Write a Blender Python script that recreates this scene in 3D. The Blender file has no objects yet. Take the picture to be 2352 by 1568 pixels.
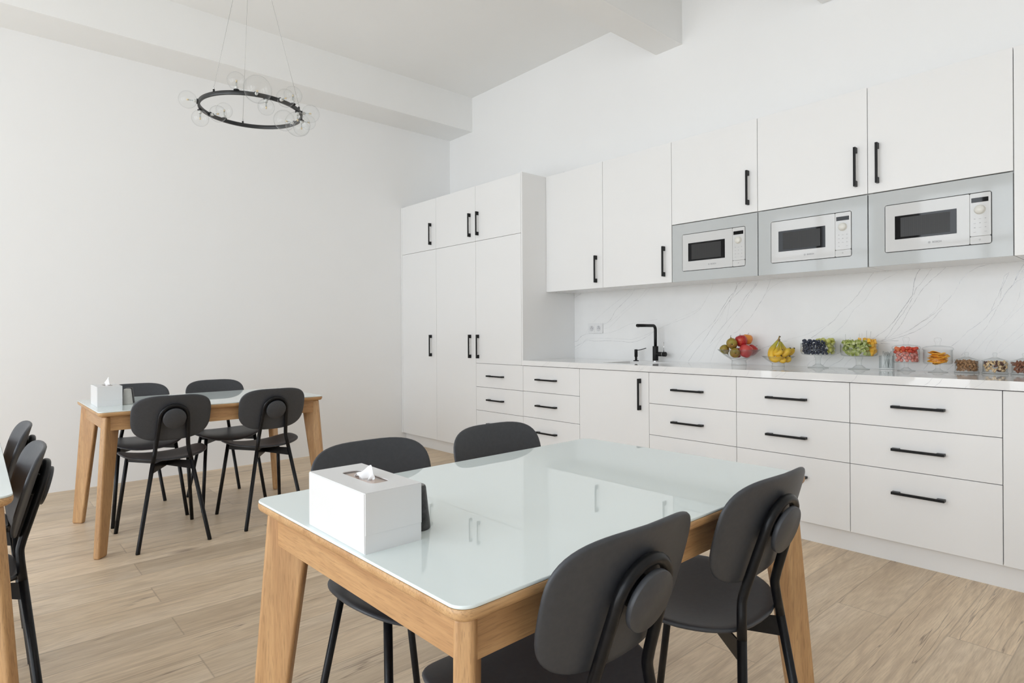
import bpy, bmesh, math, random
from mathutils import Vector, Matrix, noise
PI = math.pi
SC = bpy.context.scene
COL = SC.collection
random.seed(7)

# ------------------------------------------------------------------ camera
F_PX, YAW, ROLL, CAM_H, CY = 1392.05, .7267, math.radians(-.3), 1.1035, 766.96
cam = bpy.data.cameras.new('camera')
cam.sensor_fit = 'HORIZONTAL'; cam.sensor_width = 36.0
cam.lens = F_PX / 2352 * 36.0
cam.shift_y = -(784 - CY) / 2352
cam.clip_start = .05; cam.clip_end = 100
cam_o = bpy.data.objects.new('camera', cam); COL.objects.link(cam_o)
fw = Vector((-math.cos(YAW), math.sin(YAW), 0)); rt = Vector((math.sin(YAW), math.cos(YAW), 0)); up = Vector((0, 0, 1))
rr = rt * math.cos(ROLL) + up * math.sin(ROLL); uu = up * math.cos(ROLL) - rt * math.sin(ROLL)
cam_o.matrix_world = Matrix(((rr.x, uu.x, -fw.x, 0), (rr.y, uu.y, -fw.y, 0), (rr.z, uu.z, -fw.z, CAM_H), (0, 0, 0, 1)))
SC.camera = cam_o

# ------------------------------------------------------------------ world, light, exposure
w = bpy.data.worlds.new('world'); SC.world = w; w.use_nodes = True
wn = w.node_tree.nodes; wl = w.node_tree.links
bg = wn['Background']
tc = wn.new('ShaderNodeTexCoord'); sx = wn.new('ShaderNodeSeparateXYZ'); rmp = wn.new('ShaderNodeValToRGB')
wl.new(tc.outputs['Generated'], sx.inputs[0]); wl.new(sx.outputs['Z'], rmp.inputs[0])
rmp.color_ramp.elements[0].color = (.55, .62, .68, 1); rmp.color_ramp.elements[0].position = 0
rmp.color_ramp.elements[1].color = (.25, .50, .85, 1); rmp.color_ramp.elements[1].position = .5
wl.new(rmp.outputs[0], bg.inputs[0]); bg.inputs[1].default_value = 1.3

def area(name, loc, rot, sx_, sy_, power, color=(1, 1, 1)):
    l = bpy.data.lights.new(name, 'AREA'); l.shape = 'RECTANGLE'; l.size = sx_; l.size_y = sy_
    l.energy = power; l.color = color
    o = bpy.data.objects.new(name, l); COL.objects.link(o); o.location = loc; o.rotation_euler = rot
    return o
# daylight entering through the window openings (placed just outside each opening)
ROOM = dict(x0=-5.366, x1=3.6, y0=-2.8, y1=3.88, z=3.553)
WIN_F = [(-4.7, -3.1), (-2.6, -1.0), (-.5, 1.1), (1.6, 3.2)]           # x spans of the windows facing the kitchen
WZ = (.05, 3.05)
for i, (a, b) in enumerate(WIN_F):
    area('window_daylight', ((a + b) / 2, ROOM['y0'] - .32, (WZ[0] + WZ[1]) / 2), (math.radians(90), 0, 0), b - a, WZ[1] - WZ[0], (60, 86, 60, 20)[i], (.925, .965, 1))
SC.view_settings.view_transform = 'Standard'; SC.view_settings.look = 'None'
SC.view_settings.gamma = 1; SC.view_settings.use_curve_mapping = False
SC.view_settings.exposure = 0.01
cy = SC.cycles
cy.max_bounces = 12; cy.diffuse_bounces = 6; cy.glossy_bounces = 5; cy.transmission_bounces = 8; cy.transparent_max_bounces = 32
cy.caustics_reflective = False; cy.caustics_refractive = False; cy.sample_clamp_indirect = 6

# ------------------------------------------------------------------ material helpers
MATS = {}
def mat(name, col=(.8, .8, .8), rough=.5, metal=0.0, spec=.5, coat=0.0, emit=None):
    if name in MATS: return MATS[name]
    m = bpy.data.materials.new(name); m.use_nodes = True
    b = m.node_tree.nodes['Principled BSDF']
    b.inputs['Base Color'].default_value = (*col, 1); b.inputs['Roughness'].default_value = rough
    b.inputs['Metallic'].default_value = metal; b.inputs['Specular IOR Level'].default_value = spec
    b.inputs['Coat Weight'].default_value = coat
    MATS[name] = m; return m
class NT:
    def __init__(s, m): s.m = m; s.n = m.node_tree.nodes; s.l = m.node_tree.links; s.b = s.n['Principled BSDF']
    def new(s, t, **k):
        q = s.n.new(t)
        for a, v in k.items(): setattr(q, a, v)
        return q
    def put(s, q, i, v):
        if isinstance(v, bpy.types.NodeSocket): s.l.new(v, q.inputs[i])
        else: q.inputs[i].default_value = v
    def math(s, op, a, b=None, c=None, clamp=False):
        q = s.new('ShaderNodeMath', operation=op); q.use_clamp = clamp; s.put(q, 0, a)
        if b is not None: s.put(q, 1, b)
        if c is not None: s.put(q, 2, c)
        return q.outputs[0]
    def comb(s, x, y, z):
        q = s.new('ShaderNodeCombineXYZ'); s.put(q, 0, x); s.put(q, 1, y); s.put(q, 2, z); return q.outputs[0]
    def sep(s, v):
        q = s.new('ShaderNodeSeparateXYZ'); s.l.new(v, q.inputs[0]); return q.outputs
    def noise(s, v, scale=1.0, detail=2.0, rough=.5, dist=0.0):
        q = s.new('ShaderNodeTexNoise'); s.l.new(v, q.inputs['Vector'])
        q.inputs['Scale'].default_value = scale; q.inputs['Detail'].default_value = detail
        q.inputs['Roughness'].default_value = rough; q.inputs['Distortion'].default_value = dist
        return q.outputs['Fac']
    def ramp(s, f, stops):
        q = s.new('ShaderNodeValToRGB'); s.l.new(f, q.inputs[0]); e = q.color_ramp.elements
        while len(e) < len(stops): e.new(.5)
        for k, (p, c) in enumerate(stops): e[k].position = p; e[k].color = (*c, 1) if len(c) == 3 else c
        return q.outputs[0]
    def mix(s, f, a, b, mode='MIX'):
        q = s.new('ShaderNodeMix', data_type='RGBA', blend_type=mode); s.put(q, 0, f)
        for i, v in ((6, a), (7, b)):
            if isinstance(v, tuple): v = (*v, 1) if len(v) == 3 else v
            s.put(q, i, v)
        return q.outputs[2]
    def obj(s): return s.new('ShaderNodeTexCoord').outputs['Object']
    def pos(s): return s.new('ShaderNodeNewGeometry').outputs['Position']
    def color(s, v): s.l.new(v, s.b.inputs['Base Color'])
    def bump(s, h, strength=.2, dist=.001):
        q = s.new('ShaderNodeBump'); q.inputs['Strength'].default_value = strength; q.inputs['Distance'].default_value = dist
        s.l.new(h, q.inputs['Height']); s.l.new(q.outputs[0], s.b.inputs['Normal'])

def mottled(name, c1, c2, scale, rough=.5, spec=.5, detail=3, bump=0):
    if name in MATS: return MATS[name]
    m = mat(name, c1, rough, spec=spec); t = NT(m)
    f = t.noise(t.obj(), scale, detail, .6); t.color(t.ramp(f, [(.35, c1), (.65, c2)]))
    if bump: t.bump(f, bump, .002)
    return m

def thin_glass(name, tint=(.994, .996, .996), edge=(.78, .81, .81), ior=1.45, power=5.0, gain=1.0):
    if name in MATS: return MATS[name]
    m = bpy.data.materials.new(name); m.use_nodes = True; n = m.node_tree.nodes; l = m.node_tree.links
    n.remove(n['Principled BSDF']); out = n['Material Output']
    tr = n.new('ShaderNodeBsdfTransparent'); gl = n.new('ShaderNodeBsdfGlossy'); mx = n.new('ShaderNodeMixShader')
    gl.inputs['Roughness'].default_value = .01
    lw = n.new('ShaderNodeLayerWeight'); lw.inputs[0].default_value = .5
    pw = n.new('ShaderNodeMath'); pw.operation = 'POWER'; l.new(lw.outputs['Facing'], pw.inputs[0]); pw.inputs[1].default_value = power
    mc = n.new('ShaderNodeMix'); mc.data_type = 'RGBA'; l.new(pw.outputs[0], mc.inputs[0])
    mc.inputs[6].default_value = (*tint, 1); mc.inputs[7].default_value = (*edge, 1); l.new(mc.outputs[2], tr.inputs[0])
    f0 = ((ior - 1) / (ior + 1)) ** 2 * gain   # Schlick, the same from both sides of the sheet
    p5 = n.new('ShaderNodeMath'); p5.operation = 'POWER'; l.new(lw.outputs['Facing'], p5.inputs[0]); p5.inputs[1].default_value = 5
    mg = n.new('ShaderNodeMath'); mg.operation = 'MULTIPLY_ADD'; mg.use_clamp = True; l.new(p5.outputs[0], mg.inputs[0]); mg.inputs[1].default_value = .85; mg.inputs[2].default_value = f0
    l.new(mg.outputs[0], mx.inputs[0]); l.new(tr.outputs[0], mx.inputs[1]); l.new(gl.outputs[0], mx.inputs[2])
    l.new(mx.outputs[0], out.inputs[0]); MATS[name] = m; return m

def wood(name, axis, c_dark, c_mid, c_light, rough=.42):
    """oak with grain running along the given object axis"""
    if name in MATS: return MATS[name]
    m = mat(name, c_mid, rough); t = NT(m); s = t.sep(t.obj())
    k = [1.0, 1.0, 1.0]; k[axis] = .055
    v = t.comb(t.math('MULTIPLY', s[0], k[0]), t.math('MULTIPLY', s[1], k[1]), t.math('MULTIPLY', s[2], k[2]))
    broad = t.noise(v, 14, 3, .55, .6); fine = t.noise(v, 190, 4, .7, .3); pores = t.noise(v, 420, 1, .5)
    base = t.ramp(broad, [(.30, c_dark), (.5, c_mid), (.72, c_light)])
    lines = t.math('FRACT', t.math('MULTIPLY', broad, 16.0))
    lines = t.math('SMOOTH_MIN', lines, t.math('SUBTRACT', 1.0, lines), .1)
    base = t.mix(t.math('MULTIPLY', t.math('SUBTRACT', .5, lines), .16), base, tuple(c * .62 for c in c_dark))
    base = t.mix(t.math('MULTIPLY', t.ramp(fine, [(.42, (0, 0, 0)), (.68, (1, 1, 1))]), .42), base, tuple(c * .72 for c in c_dark))
    base = t.mix(t.math('MULTIPLY', t.ramp(pores, [(.58, (0, 0, 0)), (.66, (1, 1, 1))]), .30), base, tuple(c * .5 for c in c_dark))
    t.color(base); t.bump(fine, .12, .0006); return m

def floor_material():
    m = mat('oak_plank_floor', (.5, .38, .27), .42); t = NT(m); s = t.sep(t.pos())
    PW, PL = .188, 1.373
    gx = t.math('DIVIDE', t.math('ADD', s[0], .788), PW); row = t.math('FLOOR', gx); fx = t.math('FRACT', gx)
    odd = t.math('FLOORED_MODULO', row, 2.0)
    gy = t.math('ADD', t.math('DIVIDE', t.math('SUBTRACT', s[1], 2.638), PL), t.math('MULTIPLY', t.math('SUBTRACT', 1.0, odd), .5))
    colm = t.math('FLOOR', gy); fy = t.math('FRACT', gy)
    wn_ = t.new('ShaderNodeTexWhiteNoise', noise_dimensions='2D'); t.l.new(t.comb(row, colm, 0), wn_.inputs['Vector'])
    rnd = wn_.outputs['Value']; rc = t.sep(wn_.outputs['Color'])
    ox = t.math('MULTIPLY', rc[0], 37.0); oy = t.math('MULTIPLY', rc[1], 53.0)
    v = t.comb(t.math('ADD', s[0], ox), t.math('ADD', t.math('MULTIPLY', s[1], .14), oy), 0.0)
    vf = t.comb(t.math('ADD', s[0], ox), t.math('ADD', t.math('MULTIPLY', s[1], .045), oy), 0.0)
    big = t.noise(v, 5.0, 2, .5, .4)
    rings = t.math('SINE', t.math('MULTIPLY', t.noise(v, 7.5, 2.5, .45, .35), 95.0))
    rings = t.math('MULTIPLY', t.math('ADD', rings, 1.0), .5)
    fine = t.noise(vf, 240, 3, .65); cross = t.noise(t.pos(), 420, 1, .5)
    c = t.ramp(big, [(.28, (.66, .51, .35)), (.5, (.78, .62, .44)), (.74, (.84, .69, .52))])
    tone = t.math('ADD', .84, t.math('MULTIPLY', rnd, .26)); c = t.mix(1.0, c, t.comb(tone, tone, tone), 'MULTIPLY')
    c = t.mix(t.math('MULTIPLY', rings, .17), c, (.36, .25, .155))
    streak = t.noise(t.comb(t.math('ADD', s[0], ox), t.math('ADD', t.math('MULTIPLY', s[1], .07), oy), 7.0), 26, 3, .6, .3)
    c = t.mix(t.math('MULTIPLY', t.ramp(streak, [(.50, (0, 0, 0)), (.70, (1, 1, 1))]), .45), c, (.37, .26, .17))
    c = t.mix(t.math('MULTIPLY', t.ramp(fine, [(.44, (0, 0, 0)), (.72, (1, 1, 1))]), .40), c, (.36, .255, .165))
    c = t.mix(t.math('MULTIPLY', t.ramp(cross, [(.55, (0, 0, 0)), (.75, (1, 1, 1))]), .10), c, (.66, .54, .42))
    # long dark cracks along the grain
    cn = t.noise(t.comb(t.math('ADD', s[0], ox), t.math('ADD', t.math('MULTIPLY', s[1], .045), oy), 3.0), 8.0, 4, .6, .0)
    crack = t.ramp(t.math('ABSOLUTE', t.math('SUBTRACT', cn, .5)), [(0.0, (1, 1, 1)), (.0065, (0, 0, 0))])
    msk = t.ramp(t.noise(v, 3.3, 1, .5), [(.53, (0, 0, 0)), (.60, (1, 1, 1))])
    c = t.mix(t.math('MULTIPLY', t.math('MULTIPLY', crack, msk), .62), c, (.15, .09, .065))
    # knots
    vo = t.new('ShaderNodeTexVoronoi'); vo.inputs['Scale'].default_value = 1.0
    t.l.new(t.comb(t.math('MULTIPLY', t.math('ADD', s[0], ox), 3.4), t.math('MULTIPLY', t.math('ADD', s[1], oy), 1.5), 0), vo.inputs['Vector'])
    kd = t.math('ADD', vo.outputs['Distance'], t.math('MULTIPLY', t.math('SUBTRACT', t.noise(v, 60, 2), .5), .09))
    c = t.mix(t.math('MULTIPLY', t.ramp(kd, [(.02, (1, 1, 1)), (.13, (0, 0, 0))]), .60), c, (.19, .12, .085))
    # seams
    sxm = t.math('MULTIPLY', t.math('MINIMUM', fx, t.math('SUBTRACT', 1.0, fx)), PW)
    sym = t.math('MULTIPLY', t.math('MINIMUM', fy, t.math('SUBTRACT', 1.0, fy)), PL)
    seam = t.ramp(t.math('MINIMUM', sxm, sym), [(.0, (1, 1, 1)), (.0016, (0, 0, 0))])
    c = t.mix(t.math('MULTIPLY', seam, .42), c, (.22, .15, .10))
    t.color(c); t.bump(fine, .08, .0005)
    t.l.new(t.ramp(fine, [(0, (.36, .36, .36)), (1, (.5, .5, .5))]), t.b.inputs['Roughness'])
    return m

# ------------------------------------------------------------------ mesh builder
class MB:
    def __init__(s): s.bm = bmesh.new(); s.mi = 0
    def face(s, vs, smooth=False):
        try: f = s.bm.faces.new(vs)
        except ValueError: return None
        f.material_index = s.mi; f.smooth = smooth; return f
    def v(s, p): return s.bm.verts.new(p)
    def box(s, x0, x1, y0, y1, z0, z1):
        v = [s.v((x, y, z)) for z in (z0, z1) for y in (y0, y1) for x in (x0, x1)]
        for q in ((0, 2, 3, 1), (4, 5, 7, 6), (0, 1, 5, 4), (2, 6, 7, 3), (0, 4, 6, 2), (1, 3, 7, 5)): s.face([v[i] for i in q])
        return s
    def hexa(s, b, t):
        """8 corner solid: b and t are 4 points each (same winding, counter clockwise from above)"""
        vb = [s.v(p) for p in b]; vt = [s.v(p) for p in t]
        s.face(vb[::-1]); s.face(vt)
        for i in range(4): j = (i + 1) % 4; s.face([vb[i], vb[j], vt[j], vt[i]])
        return s
    def rings(s, R, closed=True, cap0=True, cap1=True, smooth=True):
        V = [[s.v(p) for p in r] for r in R]
        n = len(V[0])
        for a, b in zip(V, V[1:]):
            for i in range(n if closed else n - 1):
                j = (i + 1) % n; s.face([a[i], a[j], b[j], b[i]], smooth)
        if cap0: s.face(V[0][::-1])
        if cap1: s.face(V[-1])
        return s
    def lathe(s, prof, c=(0, 0, 0), n=32, axis=(0, 0, 1), smooth=True, cap0=False, cap1=False):
        """prof = list of (radius, height along axis); radius 0 closes to a point"""
        ax = Vector(axis).normalized(); q = Vector((0, 0, 1)).rotation_difference(ax).to_matrix(); c = Vector(c)
        prev = None; first = None
        for r, h in prof:
            if r < 1e-7: cur = [s.v(c + q @ Vector((0, 0, h)))]
            else: cur = [s.v(c + q @ Vector((r * math.cos(2 * PI * i / n), r * math.sin(2 * PI * i / n), h))) for i in range(n)]
            if prev is not None:
                for i in range(n):
                    j = (i + 1) % n
                    a = [prev[0]] if len(prev) == 1 else [prev[i], prev[j]]
                    b = [cur[0]] if len(cur) == 1 else [cur[j], cur[i]]
                    if len(a) + len(b) > 2: s.face(a + b, smooth)
            else: first = cur
            prev = cur
        if cap0 and len(first) > 1: s.face(first[::-1])
        if cap1 and len(prev) > 1: s.face(prev)
        return s
    def cyl(s, c, r, h, n=24, axis=(0, 0, 1), bev=0.0):
        if bev: return s.lathe([(0, 0), (r - bev, 0), (r - bev * .3, bev * .3), (r, bev), (r, h - bev), (r - bev * .3, h - bev * .3), (r - bev, h), (0, h)], c, n, axis)
        return s.lathe([(r, 0), (r, h)], c, n, axis, cap0=True, cap1=True)
    def tube(s, pts, r, n=12, closed=False, cap=True):
        pts = [Vector(p) for p in pts]; N = len(pts); R = r if isinstance(r, (list, tuple)) else [r] * N
        rings = []; nrm = None
        for i, p in enumerate(pts):
            if closed: d = (pts[(i + 1) % N] - pts[i - 1]).normalized()
            else: d = (pts[min(i + 1, N - 1)] - pts[max(i - 1, 0)]).normalized()
            if nrm is None:
                a = Vector((0, 0, 1)) if abs(d.z) < .9 else Vector((1, 0, 0)); nrm = (a - d * a.dot(d)).normalized()
            else: nrm = (nrm - d * nrm.dot(d)).normalized()
            bn = d.cross(nrm)
            rings.append([p + (nrm * math.cos(2 * PI * k / n) + bn * math.sin(2 * PI * k / n)) * R[i] for k in range(n)])
        if closed: rings.append(rings[0])
        s.rings(rings, True, cap and not closed, cap and not closed)
        return s
    def poly(s, pts, z0, z1, smooth=False):
        """vertical prism over a counter clockwise outline"""
        return s.rings([[(x, y, z0) for x, y in pts], [(x, y, z1) for x, y in pts]], smooth=smooth)
    def build(s, name, mats, parent=None, loc=None, bevel=0, sub=0, merge=0, recalc=True):
        if merge: bmesh.ops.remove_doubles(s.bm, verts=s.bm.verts, dist=merge)
        if recalc: bmesh.ops.recalc_face_normals(s.bm, faces=s.bm.faces)
        me = bpy.data.meshes.new(name); s.bm.to_mesh(me); s.bm.free()
        for m in (mats if isinstance(mats, (list, tuple)) else [mats]): me.materials.append(m)
        o = bpy.data.objects.new(name, me); COL.objects.link(o)
        if parent: o.parent = parent
        if loc is not None: o.location = loc
        if bevel:
            b = o.modifiers.new('bevel', 'BEVEL'); b.width = bevel; b.segments = 3; b.limit_method = 'ANGLE'; b.angle_limit = math.radians(40); b.harden_normals = True
            for p in me.polygons: p.use_smooth = True
        if sub:
            q = o.modifiers.new('sub', 'SUBSURF'); q.levels = sub; q.render_levels = sub
            for p in me.polygons: p.use_smooth = True
        return o

def tag(o, label=None, cat=None, group=None, kind=None):
    if label: o['label'] = label
    if cat: o['category'] = cat
    if group: o['group'] = group
    if kind: o['kind'] = kind
    return o
def thing(name, label, cat, loc=(0, 0, 0), rotz=0, group=None):
    o = bpy.data.objects.new(name, None); COL.objects.link(o); o.empty_display_size = .1
    o.location = loc; o.rotation_euler = (0, 0, rotz)
    return tag(o, label, cat, group)
def copy_tree(o, parent=None):
    c = o.copy(); COL.objects.link(c)
    if parent: c.parent = parent
    for ch in list(o.children): copy_tree(ch, c)
    return c
def dup(o, loc, rotz=0, label=None, group=None):
    c = copy_tree(o); c.location = loc; c.rotation_euler = (0, 0, rotz); return tag(c, label, None, group)
def rrect(w, h, r, n=6):
    """counter clockwise rounded rectangle, centred"""
    out = []
    for cx_, cy_, a0 in ((w / 2 - r, h / 2 - r, 0), (-w / 2 + r, h / 2 - r, 90), (-w / 2 + r, -h / 2 + r, 180), (w / 2 - r, -h / 2 + r, 270)):
        for k in range(n + 1):
            a = math.radians(a0 + 90 * k / n); out.append((cx_ + r * math.cos(a), cy_ + r * math.sin(a)))
    return out
def smooth_path(P, n=8):
    """Catmull-Rom through the points"""
    P = [Vector(p) for p in P]; Q = [P[0] * 2 - P[1]] + P + [P[-1] * 2 - P[-2]]; out = []
    for i in range(1, len(Q) - 2):
        for k in range(n):
            t = k / n; a, b, c, d = Q[i - 1], Q[i], Q[i + 1], Q[i + 2]
            out.append(.5 * ((2 * b) + (c - a) * t + (2 * a - 5 * b + 4 * c - d) * t * t + (3 * b - a - 3 * c + d) * t ** 3))
    out.append(P[-1]); return out

# ------------------------------------------------------------------ materials
M_WALL = mottled('white_wall_paint', (.900, .900, .897), (.906, .906, .903), 2, .75, .3)
M_CEIL = mottled('ceiling_paint', (.89, .89, .88), (.90, .90, .89), 2, .8, .25)
M_FLOOR = floor_material()
M_LACQ = mottled('white_matt_lacquer', (.85, .85, .847), (.86, .86, .857), 1.5, .38, .4)
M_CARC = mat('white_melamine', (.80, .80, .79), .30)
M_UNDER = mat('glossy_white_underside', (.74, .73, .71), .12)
M_BLACK = mottled('black_handle_metal', (.008, .008, .009), (.012, .012, .012), 60, .38, .22)
M_TUBE = mottled('black_powder_coat', (.006, .006, .007), (.009, .009, .010), 80, .30, .25)
M_SHELL = mottled('dark_grey_plastic', (.050, .053, .060), (.057, .060, .067), 90, .44, .42, bump=.05)
M_MARBLE = mottled('white_marble', (.83, .83, .825), (.86, .86, .855), 4, .025, .45)
M_MARBW = mottled('white_marble_panel', (.83, .83, .825), (.86, .86, .855), 4, .32, .3)
M_VEIN = mottled('grey_marble_vein', (.42, .42, .44), (.66, .66, .67), 25, .12, .5)
M_VEIN2 = mottled('faint_marble_vein', (.60, .60, .61), (.74, .74, .745), 25, .12, .5)
M_TGLASS = mat('mint_white_table_glass', (.79, .865, .858), .004, spec=.55)
WD = ((.43, .23, .100), (.57, .335, .155), (.67, .43, .215))
M_WX, M_WY, M_WZ = (wood('oak_grain_' + 'xyz'[i], i, *WD) for i in range(3))
M_CHROME = mat('chrome', (.75, .75, .76), .12, metal=1)
M_GLASS = thin_glass('clear_glass', gain=.5, edge=(.70, .73, .73))
M_GLOBE = thin_glass('globe_glass', (.99, .993, .993), (.84, .86, .86), 1.4, 6.0, 1.0)
M_THICK = thin_glass('thick_glass', (.975, .982, .980), (.68, .71, .71), 1.5, 3.5, .6)

# ------------------------------------------------------------------ room
R = ROOM
MB().box(R['x0'] - .2, R['x1'] + .2, R['y0'] - .2, R['y1'] + .2, -.1, 0).build('floor', M_FLOOR)['kind'] = 'structure'
MB().box(R['x0'] - .2, R['x1'] + .2, R['y0'] - .2, R['y1'] + .2, R['z'], R['z'] + .15).build('ceiling', M_CEIL)['kind'] = 'structure'
MB().box(R['x0'] - .2, R['x1'] + .2, R['y1'], R['y1'] + .2, 0, R['z']).build('wall_back', M_WALL)['kind'] = 'structure'
MB().box(R['x0'] - .2, R['x0'], R['y0'] - .2, R['y1'], 0, R['z']).build('wall_left', M_WALL)['kind'] = 'structure'
def wall_with_windows(name, lo, hi, spans, mk):
    m = MB(); cur = lo
    for a, b in spans:
        m.box(*mk(cur, a), 0, R['z']); m.box(*mk(a, b), 0, WZ[0]); m.box(*mk(a, b), WZ[1], R['z']); cur = b
    m.box(*mk(cur, hi), 0, R['z']); m.build(name, M_WALL)['kind'] = 'structure'
wall_with_windows('wall_front', R['x0'], R['x1'], WIN_F, lambda a, b: (a, b, R['y0'] - .2, R['y0']))
MB().box(R['x1'], R['x1'] + .2, R['y0'] - .2, R['y1'], 0, R['z']).build('wall_right', M_WALL)['kind'] = 'structure'
M_FRAME = mat('white_window_frame', (.78, .78, .78), .35)
def window(i, a, b, mk):
    m = MB(); t = .05; c = (a + b) / 2
    for p, q, z0, z1 in ((a, a + t, *WZ), (b - t, b, *WZ), (a, b, WZ[0], WZ[0] + t), (a, b, WZ[1] - t, WZ[1]), (c - .04, c + .04, *WZ), (a, b, 2.28, 2.34)):
        m.box(*mk(p, q), z0, z1)
    m.build('window_%d' % i, M_FRAME)['kind'] = 'structure'
k = 1
for a, b in WIN_F: window(k, a, b, lambda p, q: (p, q, R['y0'] - .12, R['y0'] - .06)); k += 1
# ceiling beams
MB().box(R['x0'], -4.968, R['y0'], R['y1'], 3.202, R['z']).build('trim_1', M_CEIL)['kind'] = 'structure'
MB().box(-2.702, -2.476, R['y0'], R['y1'], 3.212, R['z']).build('trim_2', M_CEIL)['kind'] = 'structure'
MB().box(-1.506, -1.24, R['y0'], R['y1'], 3.105, R['z']).build('trim_3', M_CEIL, bevel=.012)['kind'] = 'structure'

# ------------------------------------------------------------------ kitchen run
X0, DB, DU, YW = -3.54, 3.262, 3.528, 3.88
G = .0015
def handle_v(parent, x, z0, z1, y, side=-1):
    """vertical bar handle; the end blocks reach back to the door"""
    m = MB(); a, b = z0, z1
    m.box(x - .006, x + .006, y - .030, y - .022, a, b)
    for c, d in ((a, a + .030), (b - .030, b)): m.box(x - .006, x + .006, y - .0225, y + .0005, c, d)
    return m.build('handle', M_BLACK, parent, bevel=.0008)
def handle_h(parent, x0, x1, z, y):
    m = MB(); m.box(x0, x1, y - .030, y - .022, z - .006, z + .006)
    for c, d in ((x0, x0 + .032), (x1 - .032, x1)): m.box(c, d, y - .0225, y + .0005, z - .006, z + .006)
    return m.build('handle', M_BLACK, parent, bevel=.0008)
def front(name, parent, xa, xb, za, zb, y):
    return MB().box(xa + G, xb - G, y, y + .019, za + G, zb - G).build(name, M_LACQ, parent, bevel=.0009)
def body(parent, boxes, m=None):
    q = MB()
    for b in boxes: q.box(*b)
    return q.build('cabinet_body', m or M_CARC, parent)

# tall cabinets
def tall(k, label):
    xa, xb = X0 - 1.8 + .6 * k, X0 - 1.2 + .6 * k
    t = thing('tall_cabinet', label, 'cabinet', ((xa + xb) / 2, DB, 0), group='tall cabinets at the left end of the kitchen'); o = (xa + xb) / 2
    a, b = xa - o, xb - o
    last = k == 2
    boxes = [(a, b - (.0165 if last else 0), .022, YW - DB - .002, .112, 2.388)]
    body(t, boxes)
    e = b - (.0165 if last else 0)
    d = front('door', t, a, e, 1.909, 2.390, 0)
    hx = {0: xa + .518, 1: xa + .527, 2: xa + .038}[k] - o
    handle_v(d, hx, 1.956, 2.161, 0)
    d = front('door', t, a, e, .109 if k < 2 else .853, 1.909, 0)
    handle_v(d, hx, .896, 1.100, 0)
    if last:
        for z0, z1, hz in ((.651, .853, .750), (.449, .651, .548), (.109, .449, .345)):
            dr = front('drawer', t, a, b, z0, z1, 0); handle_h(dr, -3.975 - o, -3.770 - o, hz, 0)
        MB().box(b - .0155, b, 0, YW - DB - .002, .8565, 2.392).build('side_panel', M_LACQ, t, bevel=.0008)
    if k == 0:
        MB().box(R['x0'] - o + .002, a - .0005, -.0005, .02, .109, 2.392).build('filler_strip', M_LACQ, t, bevel=.0008)
    return t
tall(0, 'tall white cabinet in the far left corner, touching the bare wall, with two doors')
tall(1, 'tall white cabinet with two doors, second from the left wall, handles near its right edge')
tall(2, 'tall white cabinet with two doors above three drawers, beside the start of the countertop')

# base cabinets
BASE = [('base_cabinet', 'white drawer cabinet at the left end of the countertop, left of the sink cabinet', 'drw'),
        ('sink_cabinet', 'white base cabinet with one door and a vertical handle, under the sink', 'door'),
        ('base_cabinet', 'white three-drawer base cabinet directly right of the sink cabinet door', 'drw'),
        ('base_cabinet', 'white three-drawer base cabinet below the fruit bowls, bottom drawer behind a chair back', 'drw'),
        ('base_cabinet', 'largest looking white three-drawer base cabinet, at the right below the lidded candy jars', 'drw'),
        ('base_cabinet', 'white base cabinet with a plain front, cut by the right edge of the photo', 'plain')]
HX = {0: (-3.380, -3.165), 2: (-2.162, -1.948), 3: (-1.560, -1.346), 4: (-.953, -.742)}
for k, (nm, lb, kd) in enumerate(BASE):
    xa = X0 + .6 * k; o = xa + .3
    t = thing(nm, lb, 'cabinet', (o, DB, 0))
    if k == 1:  # open below the basin
        body(t, [(-.298, -.282, .022, .59, .112, .850), (.282, .298, .022, .59, .112, .850), (-.282, .282, .022, .59, .112, .128), (-.282, .282, .575, .59, .128, .850), (-.282, .282, .022, .04, .78, .850)])
        d = front('door', t, -.3, .3, .109, .853, 0); handle_v(d, -2.407 - o, .603, .808, 0)
        continue
    body(t, [(-.298, .298, .022, .59, .112, .850)])
    if kd == 'drw':
        for z0, z1, hz in ((.652, .853, .751), (.451, .652, .550), (.109, .451, .345)):
            dr = front('drawer', t, -.3, .3, z0, z1, 0); handle_h(dr, HX[k][0] - o, HX[k][1] - o, hz, 0)
    else: front('door', t, -.3, .3, .109, .853, 0)
tag(MB().box(R['x0'] + .002, X0 + 3.6, DB + .05, DB + .068, .0, .110).build('plinth', M_LACQ), 'long white plinth board along the floor under all the kitchen cabinets', 'plinth')

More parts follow.
